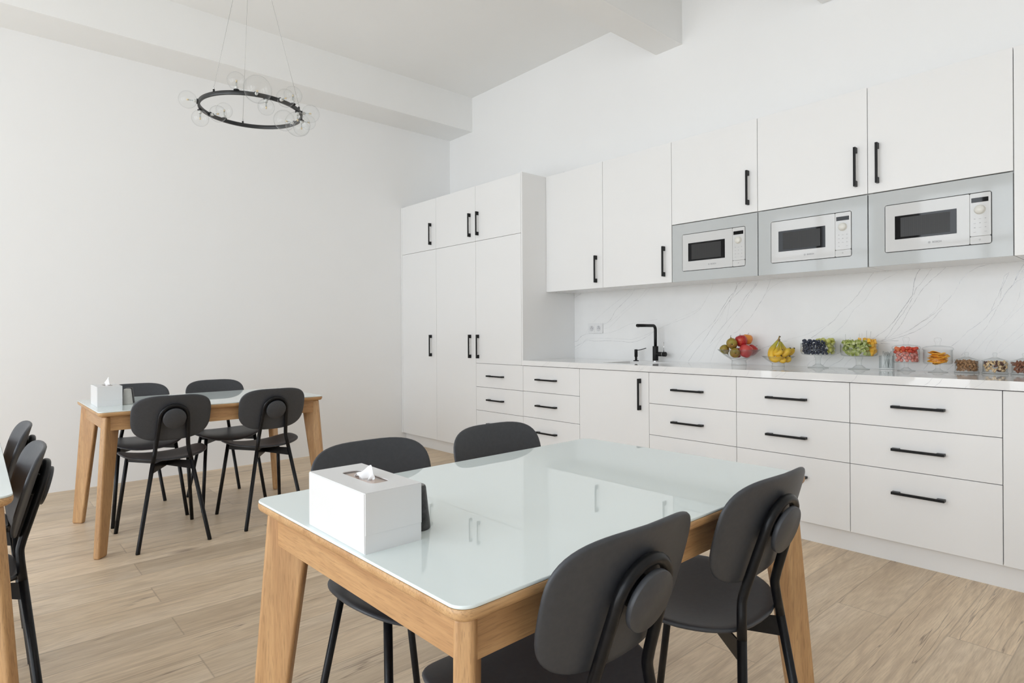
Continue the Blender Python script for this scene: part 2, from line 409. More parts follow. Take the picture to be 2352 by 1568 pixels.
# wall cabinets
WALLC = ['leftmost white wall cabinet with a full height door, against the tall cabinet side',
         'white wall cabinet with a full height door, directly left of the leftmost microwave',
         'white wall cabinet over the leftmost microwave, its handle at the lower right',
         'white wall cabinet over the middle microwave, its handle at the lower right',
         'white wall cabinet over the rightmost microwave, its handle at the lower left',
         'white wall cabinet cut off by the right edge of the photo, beside the rightmost microwave']
ZB, ZT, ZM = 1.446, 2.394, 1.832
for k, lb in enumerate(WALLC):
    xa = X0 + .6 * k; o = xa + .3; mw = k in (2, 3, 4)
    t = thing('wall_cabinet', lb, 'cabinet', (o, DU, ZB)); D = YW - DU - .002
    z1 = ZT - ZB - .002; zm = ZM - ZB
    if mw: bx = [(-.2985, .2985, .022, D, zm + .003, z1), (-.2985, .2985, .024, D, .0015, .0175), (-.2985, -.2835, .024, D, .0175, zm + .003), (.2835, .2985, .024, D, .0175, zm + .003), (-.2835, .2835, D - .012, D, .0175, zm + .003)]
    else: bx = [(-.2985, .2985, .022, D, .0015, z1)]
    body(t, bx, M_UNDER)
    d = front('door', t, -.3, .3, zm if mw else 0, ZT - ZB, 0)
    hx, h0, h1 = {0: (-3.001, 1.489, 1.693), 1: (-2.398, 1.490, 1.695), 2: (-1.797, 1.880, 2.088), 3: (-1.195, 1.879, 2.087), 4: (-1.091, 1.879, 2.088), 5: (.04 - .6 + .6, 1.489, 1.693)}[k]
    if k < 5: handle_v(d, hx - o, h0 - ZB, h1 - ZB, 0)
# small metal cap under the first wall cabinet, and the loose cable loop on its top
tag(MB().cyl((-3.437, 3.56, 1.4395), .006, .0075, 12).build('screw_cap', M_CHROME), 'tiny metal screw cap under the bottom left corner of the first wall cabinet', 'screw')
tag(MB().tube(smooth_path([(-3.432, 3.60, 2.3925), (-3.42, 3.60, 2.408), (-3.405, 3.60, 2.418), (-3.39, 3.60, 2.414), (-3.38, 3.60, 2.400), (-3.377, 3.60, 2.3925)], 5), .0016, 6).build('cable', mat('grey_cable', (.35, .35, .35), .5)), 'thin grey cable loop sticking up over the leftmost wall cabinet', 'cable')

# ------------------------------------------------------------------ countertop with sink cut-out and backsplash, veins inlaid in the same mesh
CT0, CT1, CZ0, CZ = X0 + .0005, X0 + 3.6, .8555, .8947
CY0, CY1 = 3.252, 3.867
SK = (-2.83, -2.45, 3.385, 3.705)
def ribbon(m, pts, wdt, to3, jitter=0):
    """flat vein ribbon of varying width; to3 maps (a, b, lift) to a point"""
    P = smooth_path([(a, b, 0) for a, b in pts], 7); L = []
    for i, p in enumerate(P):
        d = (P[min(i + 1, len(P) - 1)] - P[max(i - 1, 0)]).normalized(); n = Vector((-d.y, d.x, 0))
        j = (noise.noise(Vector((p.x * 60, p.y * 60, wdt * 99))) * .0022 + noise.noise(Vector((p.x * 190, p.y * 190, 3))) * .0010) * jitter
        ww = wdt * (.62 + .55 * noise.noise(Vector((p.x * 45, p.y * 45, 9))) + .45 * noise.noise(Vector((p.x * 140, p.y * 140, 5))))
        ww = max(ww, wdt * .15); c = p + n * j; L.append((c - n * ww / 2, c + n * ww / 2))
    V = [(m.v(to3(a.x, a.y)), m.v(to3(b.x, b.y))) for a, b in L]
    for (a, b), (c, d) in zip(V, V[1:]): m.face([a, b, d, c])
m = MB()
m.box(CT0, SK[0], CY0, CY1, CZ0, CZ); m.box(SK[1], CT1, CY0, CY1, CZ0, CZ)
m.box(SK[0], SK[1], CY0, SK[2], CZ0, CZ); m.box(SK[0], SK[1], SK[3], CY1, CZ0, CZ)
m.mi = 2
for a, b in [(-3.229, -3.283), (-3.253, -3.313), (-2.932, -2.959), (-2.399, -2.43), (-2.359, -2.421), (-2.191, -2.237), (-1.76, -1.774), (-1.657, -1.68), (-.788, -.823), (-.751, -.78), (-.644, -.668), (-.597, -.64), (-2.34, -2.41), (-1.45, -1.49), (-1.47, -1.52), (-3.02, -3.05), (-1.1, -1.13)]:
    c = (a + b) / 2; ribbon(m, [(a, CZ - .0006), (c + .004, (CZ + CZ0) / 2), (b, CZ0 + .0006)], .0022, lambda u, v: (u, CY0 - .00025, v), .5)
    ribbon(m, [(a, CY0 + .001), (a + .05, CY0 + .16), (a + .08, CY0 + .36), (a + .16, CY1 - .001)], .0020, lambda u, v: (u, v, CZ + .00025) , 1)
ct = m.build('countertop', [M_MARBLE, M_VEIN, M_VEIN2], recalc=False)
tag(ct, 'long white marble countertop with thin grey veins on the base cabinets', 'countertop')
VEINS = [(0.7,[(-3.463,1.447),(-3.537,1.412)]),(0.5,[(-2.934,1.449),(-2.986,1.411),(-3.072,1.364),(-3.183,1.298),(-3.274,1.239),(-3.333,1.196)]),(0.7,[(-2.906,1.447),(-2.944,1.4),(-3.029,1.336),(-3.095,1.287),(-3.128,1.236),(-3.173,1.197),(-3.215,1.181)]),(0.5,[(-2.793,1.446),(-2.862,1.379),(-2.945,1.333),(-3.03,1.276),(-3.128,1.21),(-3.215,1.181)]),(0.5,[(-2.759,1.444),(-2.822,1.386),(-2.903,1.331),(-3.009,1.267),(-3.106,1.192),(-3.151,1.158),(-3.212,1.141)]),(0.5,[(-3.38,1.152),(-3.399,1.125),(-3.405,1.111)]),(1.0,[(-3.54,1.038),(-3.508,1.043),(-3.465,1.079),(-3.405,1.102)]),(0.5,[(-3.405,1.102),(-3.275,1.104),(-3.162,1.11),(-3.074,1.131),(-2.967,1.172),(-2.863,1.192),(-2.763,1.202),(-2.695,1.209)]),(0.7,[(-3.54,0.987),(-3.478,1.015),(-3.393,1.048),(-3.322,1.042),(-3.185,1.044),(-3.053,1.041),(-2.926,1.035),(-2.824,1.063),(-2.725,1.116)]),(0.6,[(-3.54,0.964),(-3.466,0.997),(-3.393,1.059),(-3.185,1.064),(-3.053,1.06),(-2.947,1.056),(-2.895,1.064),(-2.814,1.087),(-2.725,1.12)]),(0.6,[(-2.231,1.447),(-2.256,1.388),(-2.281,1.352),(-2.324,1.285),(-2.393,1.237),(-2.482,1.204),(-2.61,1.165),(-2.686,1.136)]),(0.4,[(-2.29,1.329),(-2.35,1.274),(-2.41,1.249),(-2.518,1.209),(-2.61,1.165)]),(1.1,[(-2.061,1.45),(-2.056,1.428),(-2.064,1.399),(-2.087,1.371),(-2.119,1.336),(-2.143,1.301),(-2.191,1.235),(-2.224,1.184)]),(0.6,[(-2.224,1.184),(-2.274,1.139),(-2.342,1.087),(-2.429,1.001),(-2.51,0.906)]),(1.1,[(-2.021,1.447),(-2.048,1.431),(-2.072,1.378),(-2.111,1.321)]),(0.7,[(-2.111,1.321),(-2.143,1.278),(-2.183,1.213),(-2.233,1.154),(-2.308,1.048),(-2.369,0.979),(-2.43,0.9)]),(0.9,[(-1.982,1.447),(-2.018,1.404),(-2.079,1.349),(-2.111,1.318)]),(0.5,[(-2.111,1.318),(-2.143,1.264),(-2.184,1.187)]),(0.6,[(-2.103,1.321),(-2.115,1.27),(-2.127,1.211),(-2.136,1.178),(-2.184,1.124),(-2.233,1.064),(-2.258,1.03)]),(0.7,[(-1.92,1.433),(-1.942,1.399),(-1.995,1.345),(-2.033,1.282),(-2.08,1.232),(-2.136,1.175),(-2.192,1.109),(-2.258,1.03)]),(0.9,[(-1.904,1.442),(-1.928,1.406),(-1.973,1.351)]),(0.6,[(-1.973,1.351),(-2.018,1.274),(-2.065,1.21),(-2.112,1.152),(-2.152,1.094),(-2.209,1.012),(-2.234,0.951),(-2.257,0.899)]),(0.7,[(-1.823,1.448),(-1.848,1.38),(-1.877,1.325),(-1.914,1.27),(-1.958,1.207),(-2.011,1.158),(-2.05,1.115),(-2.081,1.101)]),(0.5,[(-1.702,1.446),(-1.756,1.429),(-1.812,1.399),(-1.848,1.366),(-1.884,1.311)]),(0.4,[(-2.152,1.094),(-2.225,1.041),(-2.292,0.98),(-2.326,0.926),(-2.352,0.903)]),(0.7,[(-1.717,1.051),(-1.745,1.043),(-1.814,1.023),(-1.857,1.009),(-1.879,1.001)]),(0.4,[(-1.886,0.941),(-1.93,0.929),(-1.975,0.91)]),(0.7,[(-1.221,1.446),(-1.248,1.407),(-1.275,1.367),(-1.297,1.333),(-1.33,1.292),(-1.364,1.258),(-1.398,1.228),(-1.409,1.21),(-1.444,1.168),(-1.491,1.132),(-1.533,1.095),(-1.57,1.07)]),(0.5,[(-1.45,1.165),(-1.503,1.135),(-1.551,1.114),(-1.613,1.086),(-1.669,1.071),(-1.74,1.053)]),(0.6,[(-1.093,1.447),(-1.118,1.426),(-1.169,1.401),(-1.216,1.369),(-1.237,1.341),(-1.264,1.295),(-1.292,1.267),(-1.325,1.238),(-1.353,1.191),(-1.387,1.143),(-1.433,1.101),(-1.474,1.079),(-1.521,1.064)]),(1.5,[(-0.992,1.447),(-1.009,1.418),(-1.019,1.385),(-1.024,1.34),(-1.028,1.307)]),(1.3,[(-1.028,1.307),(-1.059,1.257),(-1.084,1.219),(-1.109,1.179),(-1.129,1.151)]),(0.7,[(-1.129,1.151),(-1.16,1.117),(-1.212,1.076),(-1.233,1.061)]),(0.7,[(-0.938,1.446),(-0.962,1.409),(-0.99,1.366),(-1.01,1.345),(-1.022,1.307)]),(1.0,[(-0.875,1.446),(-0.906,1.415),(-0.943,1.38),(-0.981,1.338)]),(0.7,[(-0.981,1.338),(-1.0,1.305),(-1.02,1.267),(-1.044,1.229),(-1.064,1.184),(-1.089,1.139),(-1.119,1.099),(-1.15,1.07),(-1.181,1.056)]),(0.9,[(-1.029,1.29),(-1.049,1.251),(-1.074,1.207),(-1.099,1.173),(-1.119,1.139),(-1.145,1.093),(-1.165,1.067)]),(0.6,[(-0.902,1.306),(-0.906,1.268),(-0.92,1.224),(-0.953,1.187),(-0.996,1.149),(-1.049,1.11),(-1.109,1.082),(-1.171,1.059),(-1.212,1.053)]),(0.7,[(-0.694,1.447),(-0.738,1.434),(-0.776,1.411),(-0.803,1.381),(-0.825,1.339),(-0.852,1.292),(-0.888,1.251),(-0.907,1.224),(-0.939,1.192),(-0.991,1.154),(-1.045,1.113)]),(0.8,[(-0.893,1.225),(-0.916,1.197),(-0.953,1.154),(-1.001,1.115),(-1.059,1.087),(-1.119,1.067),(-1.186,1.053)]),(1.0,[(-1.186,1.041),(-1.16,1.038),(-1.14,1.036)]),(0.8,[(-1.223,1.05),(-1.16,1.053),(-1.097,1.055)]),(0.7,[(-0.612,1.4),(-0.63,1.379),(-0.639,1.338),(-0.655,1.288),(-0.672,1.247),(-0.684,1.211)]),(0.7,[(-0.612,1.4),(-0.63,1.348),(-0.643,1.313),(-0.647,1.272)]),(1.4,[(-0.554,1.408),(-0.579,1.375),(-0.598,1.336),(-0.623,1.301),(-0.651,1.241)]),(0.9,[(-0.651,1.241),(-0.684,1.206),(-0.713,1.165),(-0.747,1.134),(-0.782,1.103),(-0.817,1.06),(-0.853,1.027)]),(1.2,[(-0.554,1.433),(-0.571,1.404),(-0.588,1.36)]),(0.8,[(-0.554,1.368),(-0.583,1.35),(-0.607,1.321)]),(0.7,[(-0.655,1.236),(-0.672,1.195),(-0.688,1.159),(-0.709,1.118),(-0.739,1.081),(-0.765,1.044),(-0.791,1.007),(-0.809,0.98)]),(0.6,[(-0.555,1.237),(-0.583,1.203),(-0.615,1.163),(-0.652,1.123),(-0.685,1.092),(-0.714,1.055),(-0.739,1.018),(-0.77,0.981)]),(0.6,[(-0.565,1.349),(-0.571,1.293),(-0.583,1.243),(-0.607,1.193),(-0.635,1.148)]),(0.6,[(-0.652,1.123),(-0.668,1.081),(-0.693,1.045),(-0.71,0.998)]),(0.5,[(-0.555,1.147),(-0.584,1.107),(-0.616,1.071),(-0.648,1.035),(-0.664,1.004)]),(0.5,[(-0.556,1.091),(-0.588,1.061),(-0.624,1.025),(-0.652,0.994)]),(0.7,[(-1.382,0.958),(-1.399,0.936),(-1.434,0.916),(-1.463,0.897)]),(1.0,[(-1.399,0.985),(-1.433,0.969),(-1.468,0.946),(-1.504,0.902)]),(0.6,[(-1.546,0.938),(-1.576,0.921),(-1.595,0.898)]),(0.6,[(-1.326,0.956),(-1.354,0.937),(-1.382,0.9)]),(0.8,[(-0.957,0.929),(-0.98,0.901)]),(0.8,[(-0.844,0.93),(-0.871,0.9)])]
m = MB(); m.box(X0 + .0005, CT1, CY1 + .0005, YW - .0005, CZ0, ZB + .004)
for wd_, pts in VEINS:
    m.mi = 1 if wd_ >= .9 else 2
    m.mi = 1 if wd_ >= .7 else 2
    ribbon(m, [(x, min(z, ZB - .0005)) for x, z in pts], .0030 * wd_ + .0003, lambda u, v: (u, CY1 + .0002, v), 1)
bs = m.build('backsplash', [M_MARBW, M_VEIN, M_VEIN2], recalc=False)
tag(bs, 'white marble backsplash with grey diagonal veins on the wall above the countertop', 'backsplash')

# sink
m = MB(); a, b, c, d = SK; zb = .70; t_ = .004
m.box(a - .010, a - .001, c - .01, d + .01, zb, CZ0 - .0015); m.box(b + .001, b + .010, c - .01, d + .01, zb, CZ0 - .0015)
m.box(a - .001, b + .001, c - .010, c - .001, zb, CZ0 - .0015); m.box(a - .001, b + .001, d + .001, d + .010, zb, CZ0 - .0015)
m.box(a - .010, b + .010, c - .01, d + .01, zb - .006, zb)
M_SINK = mottled('white_composite_sink', (.70, .69, .67), (.74, .73, .71), 200, .4)
sk = thing('sink', 'white undermount sink basin sunk into the marble countertop below the faucet', 'sink', ((a + b) / 2, (c + d) / 2, zb))
q = m.build('basin', M_SINK, sk); q.location = (-(a + b) / 2, -(c + d) / 2, -zb)
MB().lathe([(0, .004), (.028, .004), (.036, .002), (.038, 0)], (0, 0, 0), 24).build('drain', M_CHROME, sk)

# faucet
fx_, fy_ = -2.659, 3.79
fc = thing('faucet', 'matt black kitchen faucet with an angular swan spout standing behind the sink', 'faucet', (fx_, fy_, CZ))
MB().cyl((0, 0, 0), .0225, .006, 28, bev=.001).build('base_ring', M_CHROME, fc)
MB().cyl((0, 0, .0055), .0212, .108, 28, bev=.0012).build('body', M_BLACK, fc)
P = [(0, 0, .112), (0, 0, .180), (0, 0, .232)] + [(0, -.030 + .030 * math.cos(t), .236 + .030 * math.sin(t)) for t in [PI / 2 * k / 8 for k in range(9)]] + [(0, -.12, .266), (0, -.222, .266)]
MB().tube(P, .0112, 20).build('spout', M_BLACK, fc)
MB().cyl((0, -.208, .249), .0065, .0075, 14).build('aerator', M_CHROME, fc)
v = MB().cyl((.012, 0, .055), .0165, .050, 24, (1, 0, 0), bev=.001); v.cyl((.064, 0, .055), .0172, .026, 24, (1, 0, 0), bev=.001)
v = v.build('valve', M_BLACK, fc)
MB().cyl((.0615, 0, .055), .0168, .003, 24, (1, 0, 0)).build('valve_ring', M_CHROME, v)
MB().tube([(.072, 0, .068), (.072, 0, .145)], .0026, 10).build('lever', M_CHROME, v)
sd = thing('soap_dispenser', 'small black soap pump beside the faucet at the sink', 'soap dispenser', (-2.836, 3.79, CZ))
m = MB(); m.lathe([(0, 0), (.021, 0), (.020, .004), (.009, .005), (.009, .030), (.0125, .031), (.0125, .085), (.011, .087), (0, .087)], n=24); m.build('pump', M_BLACK, sd)
MB().tube([(0, 0, .078), (.045, -.004, .085), (.098, -.008, .097)], .0030, 10).build('nozzle', M_BLACK, sd)

# double socket
so = thing('wall_socket', 'white double power socket on the marble backsplash at the left', 'socket', (-3.300, CY1 - .0004, 1.147))
M_SOCK = mat('white_socket_plastic', (.80, .80, .80), .3)
m = MB(); m.rings([[(x * s_, y, z * s_) for x, z in rrect(.156, .082, .006)] for y, s_ in ((0, 1), (-.007, 1), (-.009, .985))]); m.build('frame', M_SOCK, so)
for cx_ in (-.0365, .0365):
    MB().rings([[(cx_ + x, y, z) for x, z in rrect(.060, .060, .003)] for y in (-.0085, -.0105)]).build('insert', M_SOCK, so)
    m = MB().lathe([(.0225, -.0005), (.0225, .0012), (.0205, .0014), (.0195, .0002), (0, .0002)], (cx_, -.0105, 0), 28, (0, -1, 0))
    s2 = m.build('socket_face', mat('socket_face_plastic', (.66, .66, .67), .35), so)
    m = MB()
    for px_, pz_ in ((cx_ - .0085, 0), (cx_ + .0085, 0)): m.cyl((px_, -.0105, pz_), .0026, .0016, 10, (0, -1, 0))
    m.cyl((cx_, -.0105, .011), .0022, .0040, 10, (0, -1, 0)); m.build('contact', mat('grey_contact', (.22, .22, .23), .4), s2)

# ------------------------------------------------------------------ microwaves
M_MWF = mottled('silver_white_frame_glass', (.52, .545, .55), (.55, .57, .575), 2, .06, .30)
M_MWD = mat('white_door_glass', (.66, .665, .665), .05, spec=.28)
M_MWW = mat('black_window_glass', (.005, .005, .006), .03, spec=.22)
def mesh_screen():
    m = mat('grey_window_mesh', (.04, .04, .04), .30, spec=.2); t = NT(m); s = t.sep(t.obj())
    st = t.math('SINE', t.math('MULTIPLY', s[0], 1500.0)); t.color(t.ramp(t.math('ADD', t.math('MULTIPLY', st, .5), .5), [(0, (.030, .030, .031)), (1, (.060, .060, .060))])); return m
M_MWS = mesh_screen(); M_MARK = mat('grey_print', (.33, .33, .35), .5); M_KNOB = mat('ivory_knob', (.76, .75, .70), .3)
M_GAP = mat('dark_gap', (.012, .012, .014), .5)
def text_mesh(txt, size):
    c = bpy.data.curves.new('lettering', 'FONT'); c.body = txt; c.size = size; c.align_x = 'LEFT'; c.align_y = 'CENTER'; c.offset = size * .03
    o = bpy.data.objects.new('lettering', c); COL.objects.link(o)
    me = bpy.data.meshes.new_from_object(o.evaluated_get(bpy.context.evaluated_depsgraph_get()))
    bpy.data.objects.remove(o); bpy.data.curves.remove(c); return me
def microwave(k, label):
    xa = X0 + .6 * k
    t = thing('microwave', label, 'microwave', (xa, DU, ZB), group='built-in microwaves under the wall cabinets')
    def slab(name, x0, x1, z0, z1, y0, y1, m, r=.004, parent=t, n=5, hole=None):
        o = MB(); cx_, cz_ = (x0 + x1) / 2, (z0 + z1) / 2
        o.rings([[(cx_ + x, y1, cz_ + z) for x, z in rrect(x1 - x0, z1 - z0, r, n)], [(cx_ + x, y0 + .0008, cz_ + z) for x, z in rrect(x1 - x0, z1 - z0, r, n)],
                 [(cx_ + x, y0, cz_ + z) for x, z in rrect(x1 - x0 - .0016, z1 - z0 - .0016, max(r - .0008, .0005), n)]], smooth=False)
        return o.build(name, m, parent)
    z = lambda v: v - ZB
    MB().box(.02, .58, .024, .30, z(1.468), z(1.822)).build('housing', M_CARC, t)
    # frame: rounded plate with a rounded hole
    o = MB(); n = 6
    oc = [(.3 + x, z(1.638) + zz) for x, zz in rrect(.594, .381, .003, n)]
    ic = [(.2995 + x, z(1.635) + zz) for x, zz in rrect(.443, .246, .012, n)]
    F = lambda c, y: [o.v((x, y, zz)) for x, zz in c]
    A, B, C_, D_ = F(oc, .003), F(ic, .003), F(ic, .020), F(oc, .020); nn = len(oc)
    for i in range(nn):
        j = (i + 1) % nn
        o.face([A[i], A[j], B[j], B[i]]); o.face([B[i], B[j], C_[j], C_[i]]); o.face([C_[i], C_[j], D_[j], D_[i]]); o.face([D_[i], D_[j], A[j], A[i]])
    o.build('frame', M_MWF, t)
    slab('seal', .079, .520, z(1.513), z(1.757), .0150, .0215, M_GAP, .011)
    dr = slab('door', .0815, .4365, z(1.5155), z(1.7545), .001, .0148, M_MWD, .006)
    wd_ = slab('window', .125, .386, z(1.576), z(1.695), -.0002, .0012, M_MWW, .001, dr)
    slab('screen', .150, .360, z(1.586), z(1.685), -.0006, .0000, M_MWS, .001, dr)
    pn = slab('control_panel', .4375, .5175, z(1.5525), z(1.7545), .001, .0148, M_MWD, .006)
    sb = slab('open_button', .4375, .5175, z(1.5155), z(1.5515), .001, .0148, M_MWD, .006)
    slab('display', .4435, .5080, z(1.711), z(1.7325), -.0002, .0014, M_MWW, .0008, pn)
    MB().lathe([(.0225, .000), (.0225, .0016), (.0190, .0018), (.0190, .013), (.0175, .0155), (0, .0165)], (.4755, .0012, z(1.676)), 36, (0, -1, 0)).build('knob', M_KNOB, pn)
    mk = MB()
    for r_, zz in enumerate((1.633, 1.613, 1.592, 1.572)):
        for c_, xx in enumerate((.456, .476, .497)):
            if r_ == 3 and c_ == 1: continue
            ww = .0045 if (r_ + c_) % 2 else .0028
            mk.box(xx - ww, xx + ww, .0004, .0012, z(zz) - .0007, z(zz) + .0004)
            if (r_ + c_) % 2 == 0: mk.box(xx - ww, xx + ww, .0004, .0012, z(zz) + .0014, z(zz) + .0022)
    for q in range(10):
        a = math.radians(150 - q * 13); mk.box(.4755 + .0275 * math.cos(a) - .0006, .4755 + .0275 * math.cos(a) + .0006, .0004, .0012, z(1.676) + .0275 * math.sin(a) - .0006, z(1.676) + .0275 * math.sin(a) + .0006)
    mk.build('button_print', M_MARK, pn)
    MB().lathe([(.0034, 0), (.0034, .0005), (.0024, .0005), (.0024, 0)], (.4755, .0011, z(1.535)), 16, (0, -1, 0)).build('button_icon', M_MARK, sb)
    # maker's lettering and ring emblem under the window
    me = text_mesh('BOSCH', .0118); lo = bpy.data.objects.new('lettering', me); COL.objects.link(lo); me.materials.append(M_MARK)
    lo.parent = dr; lo.location = (.2865, .0006, z(1.5455)); lo.rotation_euler = (PI / 2, 0, 0)
    ex, ez = .2745, z(1.5455)
    e = MB(); e.lathe([(.0052, 0), (.0052, .0005), (.0043, .0005), (.0043, 0)], (ex, .0011, ez), 28, (0, -1, 0))
    for sx_ in (-1, 1): e.box(ex + sx_ * .0016 - .0004, ex + sx_ * .0016 + .0004, .0005, .0011, ez - .0034, ez + .0034)
    e.box(ex - .0016, ex + .0016, .0005, .0011, ez - .0004, ez + .0004); e.build('emblem', M_MARK, dr)
    return t
microwave(2, 'smallest looking white built-in microwave, leftmost of the three')
microwave(3, 'white built-in microwave in the middle of the three')
microwave(4, 'white built-in microwave, rightmost and largest looking of the three')

# ------------------------------------------------------------------ dining tables
TZ, TW, TL = .725, .778, 1.18
def make_table(label, loc, rotz):
    t = thing('dining_table', label, 'table', (*loc, 0), rotz, 'glass-topped oak dining tables')
    def ring(inset, z, r=.030): return [(x, y, z) for x, y in rrect(TW - 2 * inset, TL - 2 * inset, max(r - inset, .004), 8)]
    MB().rings([ring(.010, .6985), ring(.004, .7025), ring(.0008, .708), ring(0, .7135), ring(.0005, .7185), ring(.0015, .7192)]).build('tabletop', M_WY, t)
    MB().rings([ring(.0022, .7195), ring(.0012, .7205), ring(.0012, .7238), ring(.0022, .7250)]).build('glass_top', M_TGLASS, t)
    ax, ay = TW / 2 - .044, TL / 2 - .044
    for s in (-1, 1):
        MB().box(-ax + .008, ax - .008, s * ay - .011, s * ay + .011, .6235, .6987).build('apron', M_WX, t, bevel=.001)
        MB().box(s * ax - .011, s * ax + .011, -ay + .008, ay - .008, .6235, .6987).build('apron', M_WY, t, bevel=.001)
    for sx_ in (-1, 1):
        for sy_ in (-1, 1):
            d = Vector((sx_, sy_, 0)).normalized(); n = Vector((-d.y, d.x, 0)); th = .0165
            top = Vector((sx_ * (TW / 2 - .026), sy_ * (TL / 2 - .026), .6988)); bot = Vector((sx_ * (TW / 2 + .016), sy_ * (TL / 2 + .016), 0))
            def sec(o, wd_, z):
                o = Vector((o.x, o.y, z)); c = [o + n * th, o - n * th, o - d * wd_ - n * th, o - d * wd_ + n * th]
                return c
            m = MB(); m.hexa(*[sec(bot, .062, 0), sec(top, .105, .6988)]); m.build('leg', M_WZ, t, bevel=.009)
    return t
make_table('oak dining table with mint-white glass top in the foreground, large tissue box on it', (-1.068, 1.081), math.radians(1.0))
make_table('oak dining table with glass top standing by the bare left wall, under the chandelier', (-4.010, 1.049), math.radians(.4))
make_table('oak dining table cut off by the left edge of the photo', (-2.467, -.317), math.radians(90))

# ------------------------------------------------------------------ chairs
LEAN = math.radians(16)
def shell(m, hw, hh, ex, mp, th, rings=9, n=56, skew=0.0):
    """curved plate: superellipse outline, mp(u, v) gives point and normal"""
    def outline(k, s):
        a = 2 * PI * k / n; c, q = math.cos(a), math.sin(a)
        x = math.copysign(abs(c) ** (2 / ex), c) * hw; y = math.copysign(abs(q) ** (2 / ex), q) * hh
        return x * s * (1 + skew * y / hh), y * s
    prof = [(k / rings, th / 2) for k in range(1, rings)] + [(.972, th / 2), (.992, th * .34), (1.0, 0), (.992, -th * .34), (.972, -th / 2)] + [(k / rings, -th / 2) for k in range(rings - 1, 0, -1)]
    R_ = []
    for s, h in prof:
        r = []
        for k in range(n):
            p, q = mp(*outline(k, s)); r.append(m.v(p + q * h))
        R_.append(r)
    p, q = mp(0, 0); a = m.v(p + q * th / 2); b = m.v(p - q * th / 2)
    for k in range(n):
        j = (k + 1) % n; m.face([a, R_[0][k], R_[0][j]], True); m.face([b, R_[-1][j], R_[-1][k]], True)
        for x, y in zip(R_, R_[1:]): m.face([x[k], y[k], y[j], x[j]], True)
    return m
BC = Vector((0, -.218, .686)); BT = Vector((0, -math.sin(LEAN), math.cos(LEAN))); BN = Vector((0, math.cos(LEAN), math.sin(LEAN)))
def back_map(u, v):
    rad = .60; v = v - .013; p = BC + Vector((u, 0, 0)) + BT * v + BN * (u * u / (2 * rad)); t = Vector((1, 0, 0)) + BN * (u / rad)
    return p, t.cross(BT).normalized() * -1
def seat_z(x, y):
    return .446 + .030 * (abs(x) / .215) ** 2.2 - (.020 * max(0, (y - .07) / .13) ** 2) + .006 * max(0, (-y - .1) / .1)
def seat_map(u, v):
    e = .002; n = Vector((-(seat_z(u + e, v) - seat_z(u - e, v)) / (2 * e), -(seat_z(u, v + e) - seat_z(u, v - e)) / (2 * e), 1)).normalized()
    return Vector((u, v + .005, seat_z(u, v))), n
def make_chair(label, loc, rotz):
    t = thing('dining_chair', label, 'chair', (*loc, 0), rotz, 'dark grey dining chairs')
    shell(MB(), .190, .126, 3.2, back_map, .0095, skew=.02).build('backrest', M_SHELL, t)
    shell(MB(), .211, .198, 2.55, seat_map, .0105, skew=.05).build('seat', M_SHELL, t)
    dc = BC - BN * .018 - BT * .004
    MB().lathe([(0, 0), (.0535, 0), (.0545, .001), (.0545, .009), (.0535, .0105), (0, .0105)], dc - BN * .0215, 44, BN).build('back_disc', M_SHELL, t)
    MB().cyl(dc - BN * .012, .030, .026, 28, BN).build('disc_spacer', M_TUBE, t)
    # arch tube behind the backrest running down to the seat
    c0 = BC - BN * .0185 - BT * .004; ra = .0655; pts = []
    kink = [Vector((s * .077, -.186, .520)) for s in (-1, 1)]
    foot = [Vector((s * .168, -.238, .006)) for s in (-1, 1)]
    def along(a, b, z): f = (a.z - z) / (a.z - b.z); return a.lerp(b, f)
    for s in (0,):
        L0 = along(kink[0], foot[0], .44); R0 = along(kink[1], foot[1], .44)
        arch = [c0 + Vector((math.cos(a) * ra, 0, 0)) + BT * (math.sin(a) * ra) for a in [PI - PI * k / 14 for k in range(15)]]
        dn = lambda K, A: [K.lerp(A, .25), K.lerp(A, .75)]
        def knee(F, K, A):
            a = K + (F - K).normalized() * .03; b = K + (A - K).normalized() * .03
            return [a, a.lerp(K, .5).lerp(K.lerp(b, .25), .35), K.lerp((a + b) / 2, .35), b.lerp(K, .5).lerp(K.lerp(a, .25), .35), b]
        pts = [L0] + knee(L0, kink[0], arch[0]) + [kink[0].lerp(arch[0], .6)] + arch + [kink[1].lerp(arch[-1], .6)] + knee(R0, kink[1], arch[-1])[::-1] + [R0]
    MB().tube(pts, .0105, 16).build('back_frame', M_TUBE, t)
    for s, (K, Fp) in zip((-1, 1), zip(kink, foot)):
        a = along(K, Fp, .4405)
        MB().tube([a, Fp, Fp + Vector((0, 0, -.006))], .0104, 16).build('leg', M_TUBE, t)
        ft, fb = Vector((s * .150, .135, .4485)), Vector((s * .194, .222, .0))
        MB().tube([ft, fb], .0104, 16).build('leg', M_TUBE, t)
    # crossed steel straps under the seat
    m = MB()
    for s in (-1, 1):
        a = along(kink[0 if s < 0 else 1], foot[0 if s < 0 else 1], .41); b = Vector((-s * .152, .138, .420))
        d = (b - a); d.z = 0; d.normalize(); n = Vector((-d.y, d.x, 0)) * .002; c = a.lerp(b, .5)
        for (p, hz), (q, hq) in (((a, .022), (c, .010)), ((c, .010), (b, .012))):
            tp, tq = .436, .436
            m.hexa([p - n + Vector((0, 0, -hz)), q - n + Vector((0, 0, -hq)), q + n + Vector((0, 0, -hq)), p + n + Vector((0, 0, -hz))],
                   [Vector((x.x, x.y, .434)) for x in (p - n, q - n, q + n, p + n)])
    m.build('seat_brace', M_TUBE, t)
    return t
